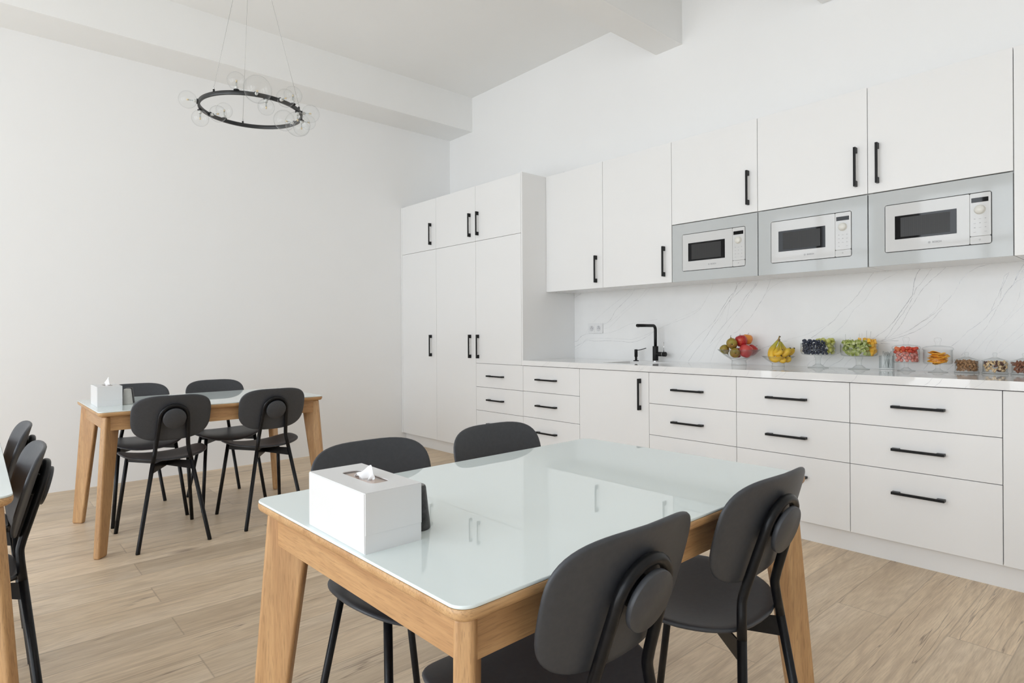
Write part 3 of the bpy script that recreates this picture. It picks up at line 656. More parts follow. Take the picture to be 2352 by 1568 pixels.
CH = [((-3.785, .785), 90, 'dark grey chair on the near side of the table by the wall, left one'),
      ((-3.795, 1.315), 90, 'dark grey chair on the near side of the table by the wall, right one'),
      ((-4.347, .788), -90, 'dark grey chair on the wall side, half hidden behind the small tissue box and shaker'),
      ((-4.340, 1.262), -90, 'dark grey chair on the wall side, its backrest rising behind the middle of the tabletop'),
      ((-1.372, .862), -90, 'dark grey chair tucked in behind the large tissue box of the foreground table'),
      ((-1.372, 1.335), -90, 'dark grey chair beyond the foreground table, only its backrest showing above the glass'),
      ((-.835, .815), 90, 'dark grey chair closest to the camera, cut off at the bottom of the photo'),
      ((-.845, 1.330), 90, 'dark grey chair in front of the right leg of the foreground table'),
      ((-2.215, -.095), 180, 'nearer dark grey chair at the left edge of the photo, by the cut-off table'),
      ((-2.785, -.095), 180, 'farther dark grey chair at the left edge of the photo, partly behind the nearer one')]
proto = None
for loc, rz, lb in CH:
    if proto is None: proto = make_chair(lb, loc, math.radians(rz))
    else: dup(proto, (*loc, 0), math.radians(rz), lb)

# ------------------------------------------------------------------ tissue boxes and shakers
M_CARD = mat('white_coated_card', (.74, .74, .74), .35); M_CARDIN = mat('brown_card_inside', (.80, .58, .46), .8)
M_TISSUE = mat('tissue_paper', (.90, .90, .90), .9); M_FILM = thin_glass('clear_film', (.98, .98, .98), (.9, .9, .9), 1.4, 3, 1.0)
def tissue_box(label, loc, rotz, hgt, puff):
    W_, D_, H_ = .230, .115, hgt
    t = thing('tissue_box', label, 'tissue box', loc, rotz, 'white tissue boxes on the tables')
    m = MB(); n = 6; e = .0012
    oc = [(x, y) for x, y in rrect(W_, D_, .0015, n)]; ic = [(x, y + .004) for x, y in rrect(.125, .040, .012, n)]
    nn = len(oc)
    ring = lambda c, z: [m.v((x, y, z)) for x, y in c]
    o0, o1, i1, i0 = ring(oc, 0), ring(oc, H_), ring(ic, H_), ring(ic, H_ - .0018)
    for i in range(nn):
        j = (i + 1) % nn
        m.face([o0[i], o0[j], o1[j], o1[i]]); m.face([o1[i], o1[j], i1[j], i1[i]]); m.face([i1[i], i1[j], i0[j], i0[i]])
    m.face(o0[::-1])
    m.build('carton', M_CARD, t)
    # fold-over flap on the short side and lid lip
    f = MB(); f.box(W_ / 2, W_ / 2 + .0010, -D_ / 2 + .001, D_ / 2 - .0005, .0325, H_ - .001); f.box(-W_ / 2 + .001, W_ / 2 - .001, -D_ / 2 - .0009, -D_ / 2, .0010, H_ - .0015)
    f.build('flap', M_CARD, t, bevel=.0003)
    g = MB(); g.box(-.085, .085, -.030, .038, H_ - .0065, H_ - .0055); g.build('inner_card', M_CARDIN, t)
    MB().poly([(x, y + .004) for x, y in rrect(.121, .036, .010)], H_ - .0022, H_ - .0019).build('window_film', M_FILM, t)
    # tissue: crumpled sheet standing out of the slot
    rnd = random.Random(int(puff * 1000)); q = MB(); nu, nv = 18, 9; V = []
    for j in range(nv):
        row = []
        for i in range(nu):
            u = i / (nu - 1) - .5; v = j / (nv - 1)
            x = u * (.020 + .030 * v) + .010 * v * math.sin(5 * u + 1) + .006; y = .004 + .006 * math.sin(u * 13 + v * 2.2) * (1 - .2 * v) + .008 * v * math.sin(7 * u)
            z = H_ - .012 + v * (puff + .012) * (1 - .55 * abs(u) * 2 * v + .25 * math.sin(u * 9 + 1) * v)
            row.append(q.v((x, y, z + .0015 * rnd.random())))
        V.append(row)
    for a, b in zip(V, V[1:]):
        for i in range(nu - 1): q.face([a[i], a[i + 1], b[i + 1], b[i]], True)
    V = []
    for j in range(6):
        row = []
        for i in range(12):
            u = i / 11 - .5; v = j / 5
            row.append(q.v((-.030 + .030 * v + u * .018, .004 + u * .016 + .004 * math.sin(9 * u), H_ - .010 + .017 * math.sin(PI * v) * (1 - abs(u)) + .002)))
        V.append(row)
    for a, b in zip(V, V[1:]):
        for i in range(11): q.face([a[i], a[i + 1], b[i + 1], b[i]], True)
    o = q.build('tissue', M_TISSUE, t, sub=1); s = o.modifiers.new('solid', 'SOLIDIFY'); s.thickness = .0004
    return t
tissue_box('large white tissue box with a window slot on the foreground table', (-1.063, .5595, TZ), 0, .1055, .018)
tissue_box('white tissue box with a tall raised tissue on the table by the left wall', (-4.000, .5500, TZ), 0, .1075, .036)
def shaker(label, loc, m, mt):
    t = thing('shaker', label, 'shaker', loc, 0)
    MB().lathe([(0, 0), (.0245, 0), (.0262, .002), (.0262, .005), (.0180, .080), (.0165, .0835), (.0150, .0843), (0, .0843)], n=36).build('body', m, t)
    MB().lathe([(.0150, .0840), (.0145, .0850), (0, .0852)], n=30).build('cap', mt, t)
    return t
M_DARKST = mottled('black_marble_stone', (.012, .012, .013), (.05, .05, .052), 70, .35, bump=.3)
M_PALEST = mottled('pale_stoneware', (.56, .55, .52), (.60, .59, .56), 60, .5)
shaker('black conical shaker half hidden behind the large tissue box of the foreground table', (-1.012, .648, TZ), M_DARKST, mottled('grey_marble_cap', (.05, .05, .05), (.25, .25, .25), 90, .3))
shaker('pale grey conical shaker beside the tissue box on the table by the wall', (-3.945, .640, TZ), M_PALEST, M_PALEST)
shaker('black conical shaker behind the pale one on the table by the wall', (-4.020, .662, TZ), M_DARKST, M_DARKST)

# ------------------------------------------------------------------ chandelier
CC = Vector((-3.69, 1.233, 2.426)); RR = .28
ch = thing('chandelier', 'black ring chandelier with clear glass globes hanging over the table by the left wall', 'chandelier', CC)
M_RING = mottled('black_ring_metal', (.014, .015, .016), (.020, .021, .022), 30, .38)
n = 96; m = MB(); Rg = []
for r, z in ((RR + .003, -.011), (RR + .004, -.010), (RR + .004, .010), (RR + .003, .011), (RR - .007, .011), (RR - .008, .010), (RR - .008, -.010), (RR - .007, -.011)):
    Rg.append([(r * math.cos(2 * PI * k / n), r * math.sin(2 * PI * k / n), z) for k in range(n)])
Rg.append(Rg[0]); m.rings(Rg, True, False, False); m.build('ring', M_RING, ch, merge=1e-5)
zc = R['z'] - CC.z
MB().lathe([(0, zc - .03), (.055, zc - .03), (.06, zc - .026), (.06, zc)], n=36).build('canopy', M_RING, ch)
for a in (-61, 48, 172):
    a = math.radians(a); p = Vector((RR * math.cos(a), RR * math.sin(a), .011))
    MB().cyl(p, .0055, .012, 14).build('cable_clamp', M_RING, ch)
    MB().cyl(p + Vector((0, 0, .012)), .004, .012, 14).build('cable_ferrule', M_CHROME, ch)
    MB().tube([p + Vector((0, 0, .02)), Vector((.01 * math.cos(a), .01 * math.sin(a), zc - .03))], .0009, 6).build('cable', mat('steel_cable', (.45, .45, .44), .4, .6), ch)
M_LED = mat('led_pin_phosphor', (.75, .62, .40), .5); M_SOC = mat('white_ceramic_socket', (.72, .72, .70), .35)
def globe(a, mode, r):
    a = math.radians(a); ra = Vector((math.cos(a), math.sin(a), 0)); d = {'out': ra, 'in': -ra, 'up': Vector((0, 0, 1)), 'down': Vector((0, 0, -1))}[mode]
    base = ra * RR + {'out': ra * .004, 'in': -ra * .008, 'up': Vector((0, 0, .011)), 'down': Vector((0, 0, -.011))}[mode]
    MB().cyl(base, .0150, .005, 24, d, bev=.001).build('globe_mount', M_RING, ch)
    prof = []; t0 = math.asin(.0125 / r)
    for k in range(25):
        t = t0 + (PI - t0) * k / 24; prof.append((r * math.sin(t) if k < 24 else 0, r * math.cos(t0) - r * math.cos(t)))
    g = MB().lathe(prof, base + d * .005, 44, d).build('globe_shade', M_GLOBE, ch)
    MB().cyl(base + d * .005, .0085, .016, 18, d, bev=.001).build('lamp_socket', M_SOC, g)
    MB().tube([base + d * .020, base + d * .045], .0036, 10).build('bulb_stem', thin_glass('bulb_glass', (.85, .87, .87), (.45, .47, .47), 1.5, 1.5, 1.5), g)
    MB().cyl(base + d * .045, .0040, .011, 10, d).build('bulb', M_LED, g)
for a, md, r in ((-98.5, 'out', .047), (-120, 'down', .046), (-142, 'in', .048), (-165, 'up', .047), (-34, 'up', .048), (-13.6, 'out', .072), (13, 'out', .049),
                 (33.5, 'up', .050), (56, 'out', .050), (44, 'down', .070), (98, 'in', .062), (-3, 'down', .044), (74, 'down', .046), (84, 'out', .044)): globe(a, md, r)

# ------------------------------------------------------------------ glassware and food on the countertop
RV = Vector((math.sin(YAW), math.cos(YAW), 0)); NV = Vector((math.cos(YAW), -math.sin(YAW), 0))  # across and towards the room, as the bowls are set
def at(c, u, v, n): return Vector(c) + RV * u + NV * n + Vector((0, 0, v))

def apple_mat(name, red, yel, lo, hi):
    m = mat(name, red, .28, spec=.5); t = NT(m); s = t.sep(t.obj())
    ang = t.math('ARCTAN2', s[1], s[0]); st = t.noise(t.comb(t.math('MULTIPLY', ang, 3.0), t.math('MULTIPLY', s[2], 8.0), 0), 3.0, 3, .6)
    bl = t.noise(t.obj(), 16, 2); f = t.math('ADD', t.math('MULTIPLY', st, .45), t.math('MULTIPLY', bl, .55))
    c = t.ramp(f, [(lo, red), (hi, yel)]); sp = t.noise(t.obj(), 260, 1)
    t.color(t.mix(t.math('MULTIPLY', t.ramp(sp, [(.66, (0, 0, 0)), (.72, (1, 1, 1))]), .35), c, (.75, .45, .25))); return m
MA_RED = apple_mat('red_apple_skin', (.42, .012, .020), (.62, .12, .03), .52, .72)
MA_PINK = apple_mat('pink_red_apple_skin', (.50, .035, .045), (.60, .10, .07), .45, .7)
MA_YEL = apple_mat('yellow_red_apple_skin', (.66, .055, .025), (.85, .33, .06), .38, .52)
M_STEM = mottled('fruit_stem', (.06, .035, .02), (.12, .08, .04), 200, .7)
def pear_mat():
    m = mat('green_brown_pear_skin', (.3, .28, .05), .45); t = NT(m)
    a = t.noise(t.obj(), 22, 3, .6); b = t.noise(t.obj(), 330, 2, .6)
    c = t.ramp(a, [(.36, (.27, .27, .035)), (.52, (.34, .24, .035)), (.66, (.27, .13, .025))])
    t.color(t.mix(t.math('MULTIPLY', t.ramp(b, [(.52, (0, 0, 0)), (.66, (1, 1, 1))]), .55), c, (.16, .085, .02))); return m
M_PEAR = pear_mat()
def apple(label, p, r, m, axis, name='apple', stem=True):
    q = Vector((0, 0, 1)).rotation_difference(Vector(axis).normalized())
    t = bpy.data.objects.new(name, None); COL.objects.link(t); t.location = p; t.rotation_mode = 'QUATERNION'; t.rotation_quaternion = q; t.empty_display_size = .03
    tag(t, label, 'apple', 'apples in the glass bowl')
    prof = [(0, .62), (.10, .66), (.22, .80), (.40, .90), (.62, .86), (.84, .66), (.97, .34), (1.0, .02), (.94, -.34), (.80, -.66), (.60, -.86), (.38, -.93), (.20, -.88), (.09, -.78), (0, -.74)]
    P = smooth_path([(a, 0, b) for a, b in prof], 3)
    MB().lathe([(max(0, a.x) * r, a.z * r) for a in P], n=30).build('flesh', m, t, merge=1e-6)
    if stem: MB().tube([(0, 0, .6 * r), (.04 * r, 0, .95 * r), (.16 * r, .03 * r, 1.25 * r)], .0011, 7).build('stem', M_STEM, t)
    MB().lathe([(0, -.735 * r), (.07 * r, -.77 * r), (.04 * r, -.80 * r), (0, -.78 * r)], n=10).build('calyx', M_STEM, t)
    return t
def pear(label, p, r, axis, L=1.0):
    q = Vector((0, 0, 1)).rotation_difference(Vector(axis).normalized())
    t = bpy.data.objects.new('pear', None); COL.objects.link(t); t.location = p; t.rotation_mode = 'QUATERNION'; t.rotation_quaternion = q; t.empty_display_size = .03
    tag(t, label, 'pear', 'pears in the glass bowl')
    prof = [(0, 2.15 * L), (.13, 2.10 * L), (.24, 1.85 * L), (.36, 1.45 * L), (.58, .95), (.85, .50), (1.0, .02), (.95, -.40), (.74, -.75), (.42, -.93), (.16, -.90), (0, -.82)]
    P = smooth_path([(a, 0, b) for a, b in prof], 3)
    MB().lathe([(max(0, a.x) * r, a.z * r) for a in P], n=30).build('flesh', M_PEAR, t, merge=1e-6)
    MB().tube([(0, 0, 2.1 * r * L), (.05 * r, 0, 2.4 * r * L), (.2 * r, 0, 2.62 * r * L)], .0014, 7).build('stem', M_STEM, t)
    MB().lathe([(0, -.80 * r), (.13 * r, -.90 * r), (.10 * r, -.955 * r), (0, -.90 * r)], n=12).build('calyx', M_STEM, t)
    return t
def flared_bowl(label, c, r_rim, h, r_base, hb):
    t = thing('glass_bowl', label, 'bowl', c, 0, 'clear flared glass bowls')
    w = .0035
    MB().lathe([(0, 0), (r_base, 0), (r_base * 1.0, .003), (r_base * .96, hb * .5), (r_base * .93, hb), (0, hb)], n=40).build('foot', M_THICK, t)
    out = [(r_base * .93, hb), (r_base * 1.15, hb + (h - hb) * .12), (r_base + (r_rim - r_base) * .55, hb + (h - hb) * .50), (r_rim, h)]
    inn = [(r_rim - w * .6, h + .0006), (r_base + (r_rim - r_base) * .55 - w, hb + (h - hb) * .50 + .003), (r_base * 1.10, hb + (h - hb) * .12 + .004), (0, hb + .005)]
    MB().lathe(out + inn, n=56).build('bowl_wall', M_GLASS, t)
    return t
K1 = (-1.961, 3.712, CZ)
flared_bowl('large clear flared glass bowl full of apples and pears on the countertop', K1, .133, .101, .0465, .030)
s1 = 1 / 11.76 / 354
def px1(x, y, n): return at(K1, (x - 690) * s1 / 1.07, (1020 - y) * s1, n)
apple('deep red apple at the top middle of the fruit bowl, stem pointing right', px1(735, 365, .012), .0375, MA_RED, (-.15, -.25, 1))
apple('yellow and orange blushed apple at the top right of the fruit bowl', px1(988, 330, -.035), .0345, MA_YEL, (.1, .1, 1))
apple('pinkish red apple at the front of the fruit bowl behind the glass', px1(800, 636, .050), .0425, MA_PINK, (.3, .25, .9), stem=False)
apple('dark red apple at the right side of the fruit bowl', px1(1068, 618, .002), .0345, MA_RED, (.6, .3, .8))
apple('red apple low in the middle of the fruit bowl, mostly hidden by its neighbours', px1(670, 690, -.030), .0340, MA_RED, (0, 0, 1), stem=False)
pear('greenish brown pear on top at the left of the fruit bowl, blossom end facing out', px1(435, 425, .030), .0335, tuple(-(NV * .92) + RV * .25 + Vector((0, 0, .22))), .9)
pear('green pear at the far left side of the fruit bowl, half behind the glass rim', px1(275, 590, .000), .0290, (.25, .28, -.55), .62)
pear('brown pear low at the front of the fruit bowl, its dark blossom end facing out', px1(490, 680, .050), .0315, tuple(-(NV * .95) + RV * .15 + Vector((0, 0, .10))), .9)
pear('pear standing at the back of the fruit bowl, only its pointed neck and stem showing', px1(600, 485, -.055), .0270, tuple(RV * -.25 + Vector((0, 0, 1))), .92)

K2 = (-1.714, 3.732, CZ)
flared_bowl('small clear flared glass bowl holding bananas on the countertop', K2, .096, .063, .0375, .018)
def banana_mat():
    m = mat('banana_peel', (.8, .5, .05), .45); t = NT(m); s = t.sep(t.pos())
    f = t.noise(t.obj(), 30, 2); c = t.ramp(f, [(.35, (.74, .42, .022)), (.65, (.80, .52, .06))])
    g = t.ramp(t.math('ADD', s[2], t.math('MULTIPLY', f, .02)), [(.0, (0, 0, 0)), (1.0, (1, 1, 1))])
    q = t.new('ShaderNodeMapRange'); t.put(q, 0, s[2]); q.inputs[1].default_value = .985; q.inputs[2].default_value = 1.030
    c = t.mix(t.math('MULTIPLY', q.outputs[0], .75), c, (.34, .38, .05))
    sp = t.noise(t.obj(), 120, 2, .6); t.color(t.mix(t.math('MULTIPLY', t.ramp(sp, [(.68, (0, 0, 0)), (.73, (1, 1, 1))]), .7), c, (.16, .09, .03))); return m
M_BAN = banana_mat(); M_BTIP = mottled('banana_tip', (.025, .02, .015), (.06, .045, .03), 300, .8); M_BST = mottled('banana_stem', (.30, .17, .08), (.38, .30, .10), 120, .6)
s2_ = 1 / 11.76 / 369
def banana(parent, pts, rad, origin):
    P = [at(K2, (x - 1737) * s2_ / 1.09, (1035 - y) * s2_, n) - origin for x, y, n in pts]; S = smooth_path(P, 6); N = len(S)
    def rr_(f):
        if f < .22: return rad * (.30 + .25 * (f / .22))
        if f < .45: return rad * (.55 + .45 * math.sin((f - .22) / .23 * PI / 2))
        return rad * (1 if f < .80 else max(.30, 1 - ((f - .80) / .20) ** 2 * .72))
    rd = [rr_(i / (N - 1)) for i in range(N)]
    b = MB().tube(S, rd, 7).build('banana', M_BAN, parent, sub=1)
    d = (S[-1] - S[-3]).normalized()
    MB().lathe([(0, -.001), (rd[-1] * 1.02, -.001), (rd[-1] * .9, .004), (rd[-1] * .55, .006), (0, .0065)], S[-1] - d * .001, 10, d).build('blossom_tip', M_BTIP, b)
def bunch(label, stem, bananas):
    o = at(K2, (stem[0][0] - 1737) * s2_ / 1.09, (1035 - stem[0][1]) * s2_, stem[0][2])
    t = thing('banana_bunch', label, 'bananas', o)
    P = [at(K2, (x - 1737) * s2_ / 1.09, (1035 - y) * s2_, n) - o for x, y, n in stem]
    MB().tube(P, [.0052, .0042, .0050, .0072][:len(P)] if len(P) == 4 else .008, 9).build('crown', M_BST, t)
    MB().cyl(P[0], .0055, .004, 10, (P[0] - P[1])).build('cut_end', M_BTIP, t)
    for pts, r in bananas: banana(t, pts, r, o)
    return t
bunch('left banana bunch in the glass bowl with the taller brown stem', [(1805, 240, -.010), (1785, 270, -.009), (1765, 310, -.006), (1735, 350, -.004)], [
    ([(1745, 335, -.004), (1690, 410, 0), (1600, 520, .008), (1520, 660, .018), (1500, 790, .028), (1560, 850, .042), (1650, 800, .056), (1700, 748, .060)], .0200),
    ([(1750, 335, -.012), (1680, 440, -.020), (1590, 560, -.020), (1530, 720, -.010), (1560, 840, .0), (1640, 860, .012), (1700, 840, .02)], .0180)])
bunch('right banana bunch in the glass bowl with four yellow bananas pointing right', [(1800, 320, -.012), (1805, 345, -.011), (1808, 362, -.010), (1808, 385, -.008)], [
    ([(1790, 375, -.005), (1740, 480, .010), (1640, 600, .028), (1580, 690, .040), (1640, 690, .052), (1700, 640, .056), (1742, 592, .056)], .0165),
    ([(1800, 375, -.004), (1775, 480, .006), (1745, 620, .020), (1790, 720, .034), (1860, 690, .044), (1930, 610, .048), (1985, 548, .048)], .0205),
    ([(1830, 375, -.008), (1880, 460, -.010), (1950, 580, -.012), (2010, 690, -.006), (2080, 680, .002), (2140, 620, .006), (2190, 555, .008)], .0190),
    ([(1795, 378, -.006), (1760, 560, .010), (1700, 730, .030), (1710, 850, .048), (1770, 875, .060), (1815, 800, .066)], .0165),
    ([(1815, 378, -.010), (1850, 560, .004), (1880, 740, .022), (1890, 850, .036), (1950, 850, .046), (1968, 760, .050)], .0165)])

# ---- dropping pieces into a vessel
def pile(n, r, cr, z0, keep, seed, zmax=9, ok=None, c=(0, 0), tries=40, band=1.3):
    """drop n balls of radius r into a round vessel; returns the positions that can be seen"""
    rnd = random.Random(seed); P = []
    for _ in range(n):
        best = None
        for _t in range(tries):
            a = rnd.random() * 2 * PI; d = (cr - r) * math.sqrt(rnd.random()); x, y = c[0] + d * math.cos(a), c[1] + d * math.sin(a)
            if ok and not ok(x, y): continue
            z = z0 + r
            for (px, py, pz) in P:
                q = (px - x) ** 2 + (py - y) ** 2
                if q < 4 * r * r: z = max(z, pz + math.sqrt(4 * r * r - q))
            if z > zmax: continue
            sc = z + rnd.random() * r * .3
            if best is None or sc < best[0]: best = (sc, x, y, z)
        if best: P.append(best[1:])
    out = []
    nv = (NV.x, NV.y)
    for (x, y, z) in P:
        top = not any(pz > z + .2 * r and (px - x) ** 2 + (py - y) ** 2 < (1.3 * r) ** 2 for px, py, pz in P)
        d = math.hypot(x - c[0], y - c[1]); frontal = d > (cr - r) - band * r and (x * nv[0] + y * nv[1]) > -.25 * cr
        if top or frontal or not keep: out.append((x, y, z))
    return out
def scatter(protos, pts, origin, label, cat, group, seed, flat=False, smin=.92, smax=1.08, tilt=None):
    rnd = random.Random(seed); k = 0
    U = [q[0] * RV.x + q[1] * RV.y for q in pts]; Z = [q[2] for q in pts]; u0, u1, z0, z1 = min(U), max(U), min(Z), max(Z)
    def where(i):
        a = (U[i] - u0) / (u1 - u0 + 1e-6); b = (Z[i] - z0) / (z1 - z0 + 1e-6)
        return ', ' + ('low', 'middle height', 'on top')[min(2, int(b * 3))] + ' at the ' + ('left', 'centre left', 'centre right', 'right')[min(3, int(a * 4))]
    for i, (x, y, z) in enumerate(pts):
        p = protos[i % len(protos)]
        o = p if i < len(protos) else p.copy()
        if i >= len(protos): COL.objects.link(o)
        o.location = Vector(origin) + Vector((x, y, z)); s = smin + (smax - smin) * rnd.random(); o.scale = (s, s, s)
        if flat: o.rotation_euler = (rnd.uniform(-.22, .22), rnd.uniform(-.22, .22), rnd.uniform(0, 6.28))
        else: o.rotation_euler = (rnd.uniform(0, 6.28), rnd.uniform(0, 6.28), rnd.uniform(0, 6.28))
        tag(o, label + where(i), cat, group)
def footed(label, c, r, h, zb, rf, stem_r, knop=.022, m=None):
    """footed round glass dish: flat cylinder dish on a stem and a shallow cone foot"""
    t = thing('footed_glass_bowl', label, 'bowl', c)
    MB().lathe([(0, 0), (rf, 0), (rf, .0025), (rf * .62, .0075), (stem_r * 1.5, .0165), (stem_r * 1.05, .022), (0, .022)], n=44).build('foot', M_THICK, t)
    MB().lathe([(0, .0215), (stem_r, .022), (stem_r * .92, .032), (stem_r, zb - .018), (stem_r * 1.25, zb - .015), (knop * .9, zb - .006), (knop, zb - .0035), (knop * .8, zb - .0005), (0, zb)], n=32).build('stem', M_THICK, t)
    w = .0028
    MB().lathe([(0, zb), (r * .80, zb), (r * .93, zb + .004), (r * .985, zb + .012), (r, zb + .024), (r, zb + h), (r - w, zb + h), (r - w, zb + .024), (r * .96 - w, zb + .012), (r * .90, zb + .0055), (0, zb + .004)], n=64).build('bowl_wall', M_GLASS, t)
    return t
def blob(name, m, r, sq=(1, 1, 1), rough_=.0, seed=0, sub=2):
    b = MB(); bmesh.ops.create_icosphere(b.bm, subdivisions=sub, radius=r)
    for v in b.bm.verts:
        k = 1 + rough_ * noise.noise(v.co * (1.6 / r) + Vector((seed * 7.1, 0, 0)))
        v.co = Vector((v.co.x * sq[0], v.co.y * sq[1], v.co.z * sq[2])) * k
    for f in b.bm.faces: f.smooth = True
    return b.build(name, m)
# blueberries and grapes
K3 = (-1.477, 3.735, CZ); zb3 = .076
footed('footed glass bowl split between blueberries and green grapes on the countertop', K3, .0950, .070, zb3, .056, .0150)
M_BLUE = mottled('blueberry_skin', (.012, .016, .035), (.045, .055, .085), 90, .5)
blue = []
for s in range(2):
    b = blob('blueberry', M_BLUE, .0084, (1, 1, .86), 0, s)
    blue.append(b)
LF = lambda x, y: (x * RV.x + y * RV.y) < .010
RG = lambda x, y: (x * RV.x + y * RV.y) > .022
pb = pile(520, .0078, .0915, zb3 + .0045, True, 3, zb3 + .098, LF, tries=44, band=4.5)
pb = [q for q in pb if q[2] < zb3 + .060 + .03 * (1 - ((q[0] * RV.x + q[1] * RV.y + .045) / .06) ** 2)]
scatter(blue, pb, K3, 'dark blueberry heaped in the footed bowl', 'blueberry', 'blueberries in the left half of the footed bowl', 4)
def grape_mat():
    m = mat('green_grape_skin', (.50, .52, .12), .22, spec=.5); t = NT(m); b = t.b
    t.color(t.ramp(t.noise(t.obj(), 40, 2), [(.35, (.47, .48, .09)), (.65, (.60, .60, .20))]))
    b.inputs['Subsurface Weight'].default_value = .35; b.inputs['Subsurface Radius'].default_value = (.006, .006, .002); b.inputs['Subsurface Scale'].default_value = 1.0; return m
gr = [blob('grape', grape_mat(), .0122, (.96, .96, 1.10), 0, s) for s in range(2)]
pg = pile(150, .0115, .0915, zb3 + .0045, True, 5, zb3 + .090, RG, tries=40, band=2)
scatter(gr, pg, K3, 'green grape heaped in the footed bowl', 'grape', 'green grapes in the right half of the footed bowl', 6)
# kiwi and mango cubes
K4 = (-1.256, 3.735, CZ); zb4 = .074
footed('footed glass bowl of kiwi and mango pieces with picks standing in it', K4, .0945, .071, zb4, .054, .0155)
def kiwi_mat():
    m = mat('kiwi_flesh', (.35, .5, .06), .3); t = NT(m)
    c = t.ramp(t.noise(t.pos(), 70, 2), [(.35, (.22, .28, .03)), (.5, (.34, .40, .10)), (.66, (.60, .62, .34))])
    v = t.new('ShaderNodeTexVoronoi'); v.inputs['Scale'].default_value = 260; t.l.new(t.obj(), v.inputs['Vector'])
    msk = t.ramp(t.noise(t.obj(), 55, 1), [(.52, (0, 0, 0)), (.58, (1, 1, 1))])
    t.color(t.mix(t.math('MULTIPLY', t.ramp(v.outputs['Distance'], [(.28, (1, 1, 1)), (.36, (0, 0, 0))]), msk), c, (.02, .02, .01))); return m
M_KIWI = kiwi_mat(); M_MANGO = mottled('mango_flesh', (.82, .42, .02), (.90, .55, .06), 60, .35)
def chunk(name, m, sx_, sy_, sz_, round_=False):
    b = MB()
    if round_:
        pts = [(sx_ * math.cos(a), sy_ * math.sin(a)) for a in [PI * k / 10 for k in range(11)]]; b.poly(pts, -sz_ / 2, sz_ / 2)
    else: b.hexa([(-sx_, -sy_, -sz_), (sx_, -sy_ * .8, -sz_), (sx_ * .8, sy_, -sz_), (-sx_ * .9, sy_ * .9, -sz_)], [(-sx_ * .8, -sy_, sz_ * .8), (sx_ * .9, -sy_ * .9, sz_), (sx_, sy_ * .8, sz_ * .9), (-sx_, sy_, sz_)])
    return b.build(name, m, bevel=.0018)
kw = [chunk('kiwi_piece', M_KIWI, .016, .018, .010, True), chunk('kiwi_piece', M_KIWI, .012, .010, .010), chunk('kiwi_piece', M_KIWI, .015, .008, .012)]
mg = [chunk('mango_piece', M_MANGO, .012, .011, .010), chunk('mango_piece', M_MANGO, .014, .009, .009), chunk('mango_piece', M_MANGO, .010, .012, .008)]
LK = lambda x, y: (x * RV.x + y * RV.y) < .016
RM = lambda x, y: (x * RV.x + y * RV.y) > .024
def clip_r(P, R_, r): return [q for q in P if math.hypot(q[0], q[1]) < R_ - r]
pk = pile(230, .0100, .088, zb4 + .007, True, 8, zb4 + .080, LK, tries=40, band=2.6)
pm = pile(190, .0100, .088, zb4 + .007, True, 9, zb4 + .088, RM, tries=40, band=2.6)
scatter(kw, pk, K4, 'green kiwi piece in the cut fruit bowl', 'kiwi piece', 'kiwi pieces in the footed bowl', 10, smin=.85, smax=1.0)
scatter(mg, pm, K4, 'orange yellow mango piece in the cut fruit bowl', 'mango piece', 'mango pieces in the footed bowl', 11, smin=.95, smax=1.1)
s4 = 1 / 11.76 / 407
def pk4(x, y, n): return at(K4, (x - 1680) * s4 / 1.15, (1150 - y) * s4, n)
M_PICK = mat('clear_plastic', (.62, .63, .64), .25); M_WPL = mat('white_plastic', (.86, .87, .88), .3)
for i, (x0, y0, x1, y1, n_, wd, lb) in enumerate([(1325, 200, 1332, 470, -.02, 0, 'thin clear pick standing in the kiwi, leftmost of the picks in the cut fruit bowl'),
        (1412, 290, 1388, 470, .0, 1, 'white plastic fork handle standing in the kiwi at the left of the cut fruit bowl'),
        (1745, 175, 1752, 500, .01, 1, 'tall white plastic fork handle in the middle of the cut fruit bowl'),
        (1790, 190, 1806, 470, -.03, 0, 'thin clear pick right beside the tall white fork handle in the cut fruit bowl'),
        (1988, 105, 1984, 440, -.02, 0, 'thin clear pick standing straight in the mango pieces'),
        (2060, 130, 1995, 440, .0, 0, 'thin clear pick leaning right in the mango pieces')]):
    a, b = pk4(x0, y0, n_), pk4(x1, y1, n_)
    if wd:
        m = MB(); d = (a - b).normalized(); e = RV
        m.rings([[b - e * .003 - NV * .0008, b + e * .003 - NV * .0008, b + e * .003 + NV * .0008, b - e * .003 + NV * .0008],
                 [a - e * .0045 - NV * .0008 - d * .01, a + e * .0045 - NV * .0008 - d * .01, a + e * .0045 + NV * .0008 - d * .01, a - e * .0045 + NV * .0008 - d * .01],
                 [a - e * .002 - NV * .0008, a + e * .002 - NV * .0008, a + e * .002 + NV * .0008, a - e * .002 + NV * .0008]], smooth=False)
        tag(m.build('plastic_fork', M_WPL), lb, 'fork')
    else: tag(MB().tube([b, a], .0011, 8).build('cocktail_pick', M_PICK), lb, 'pick')
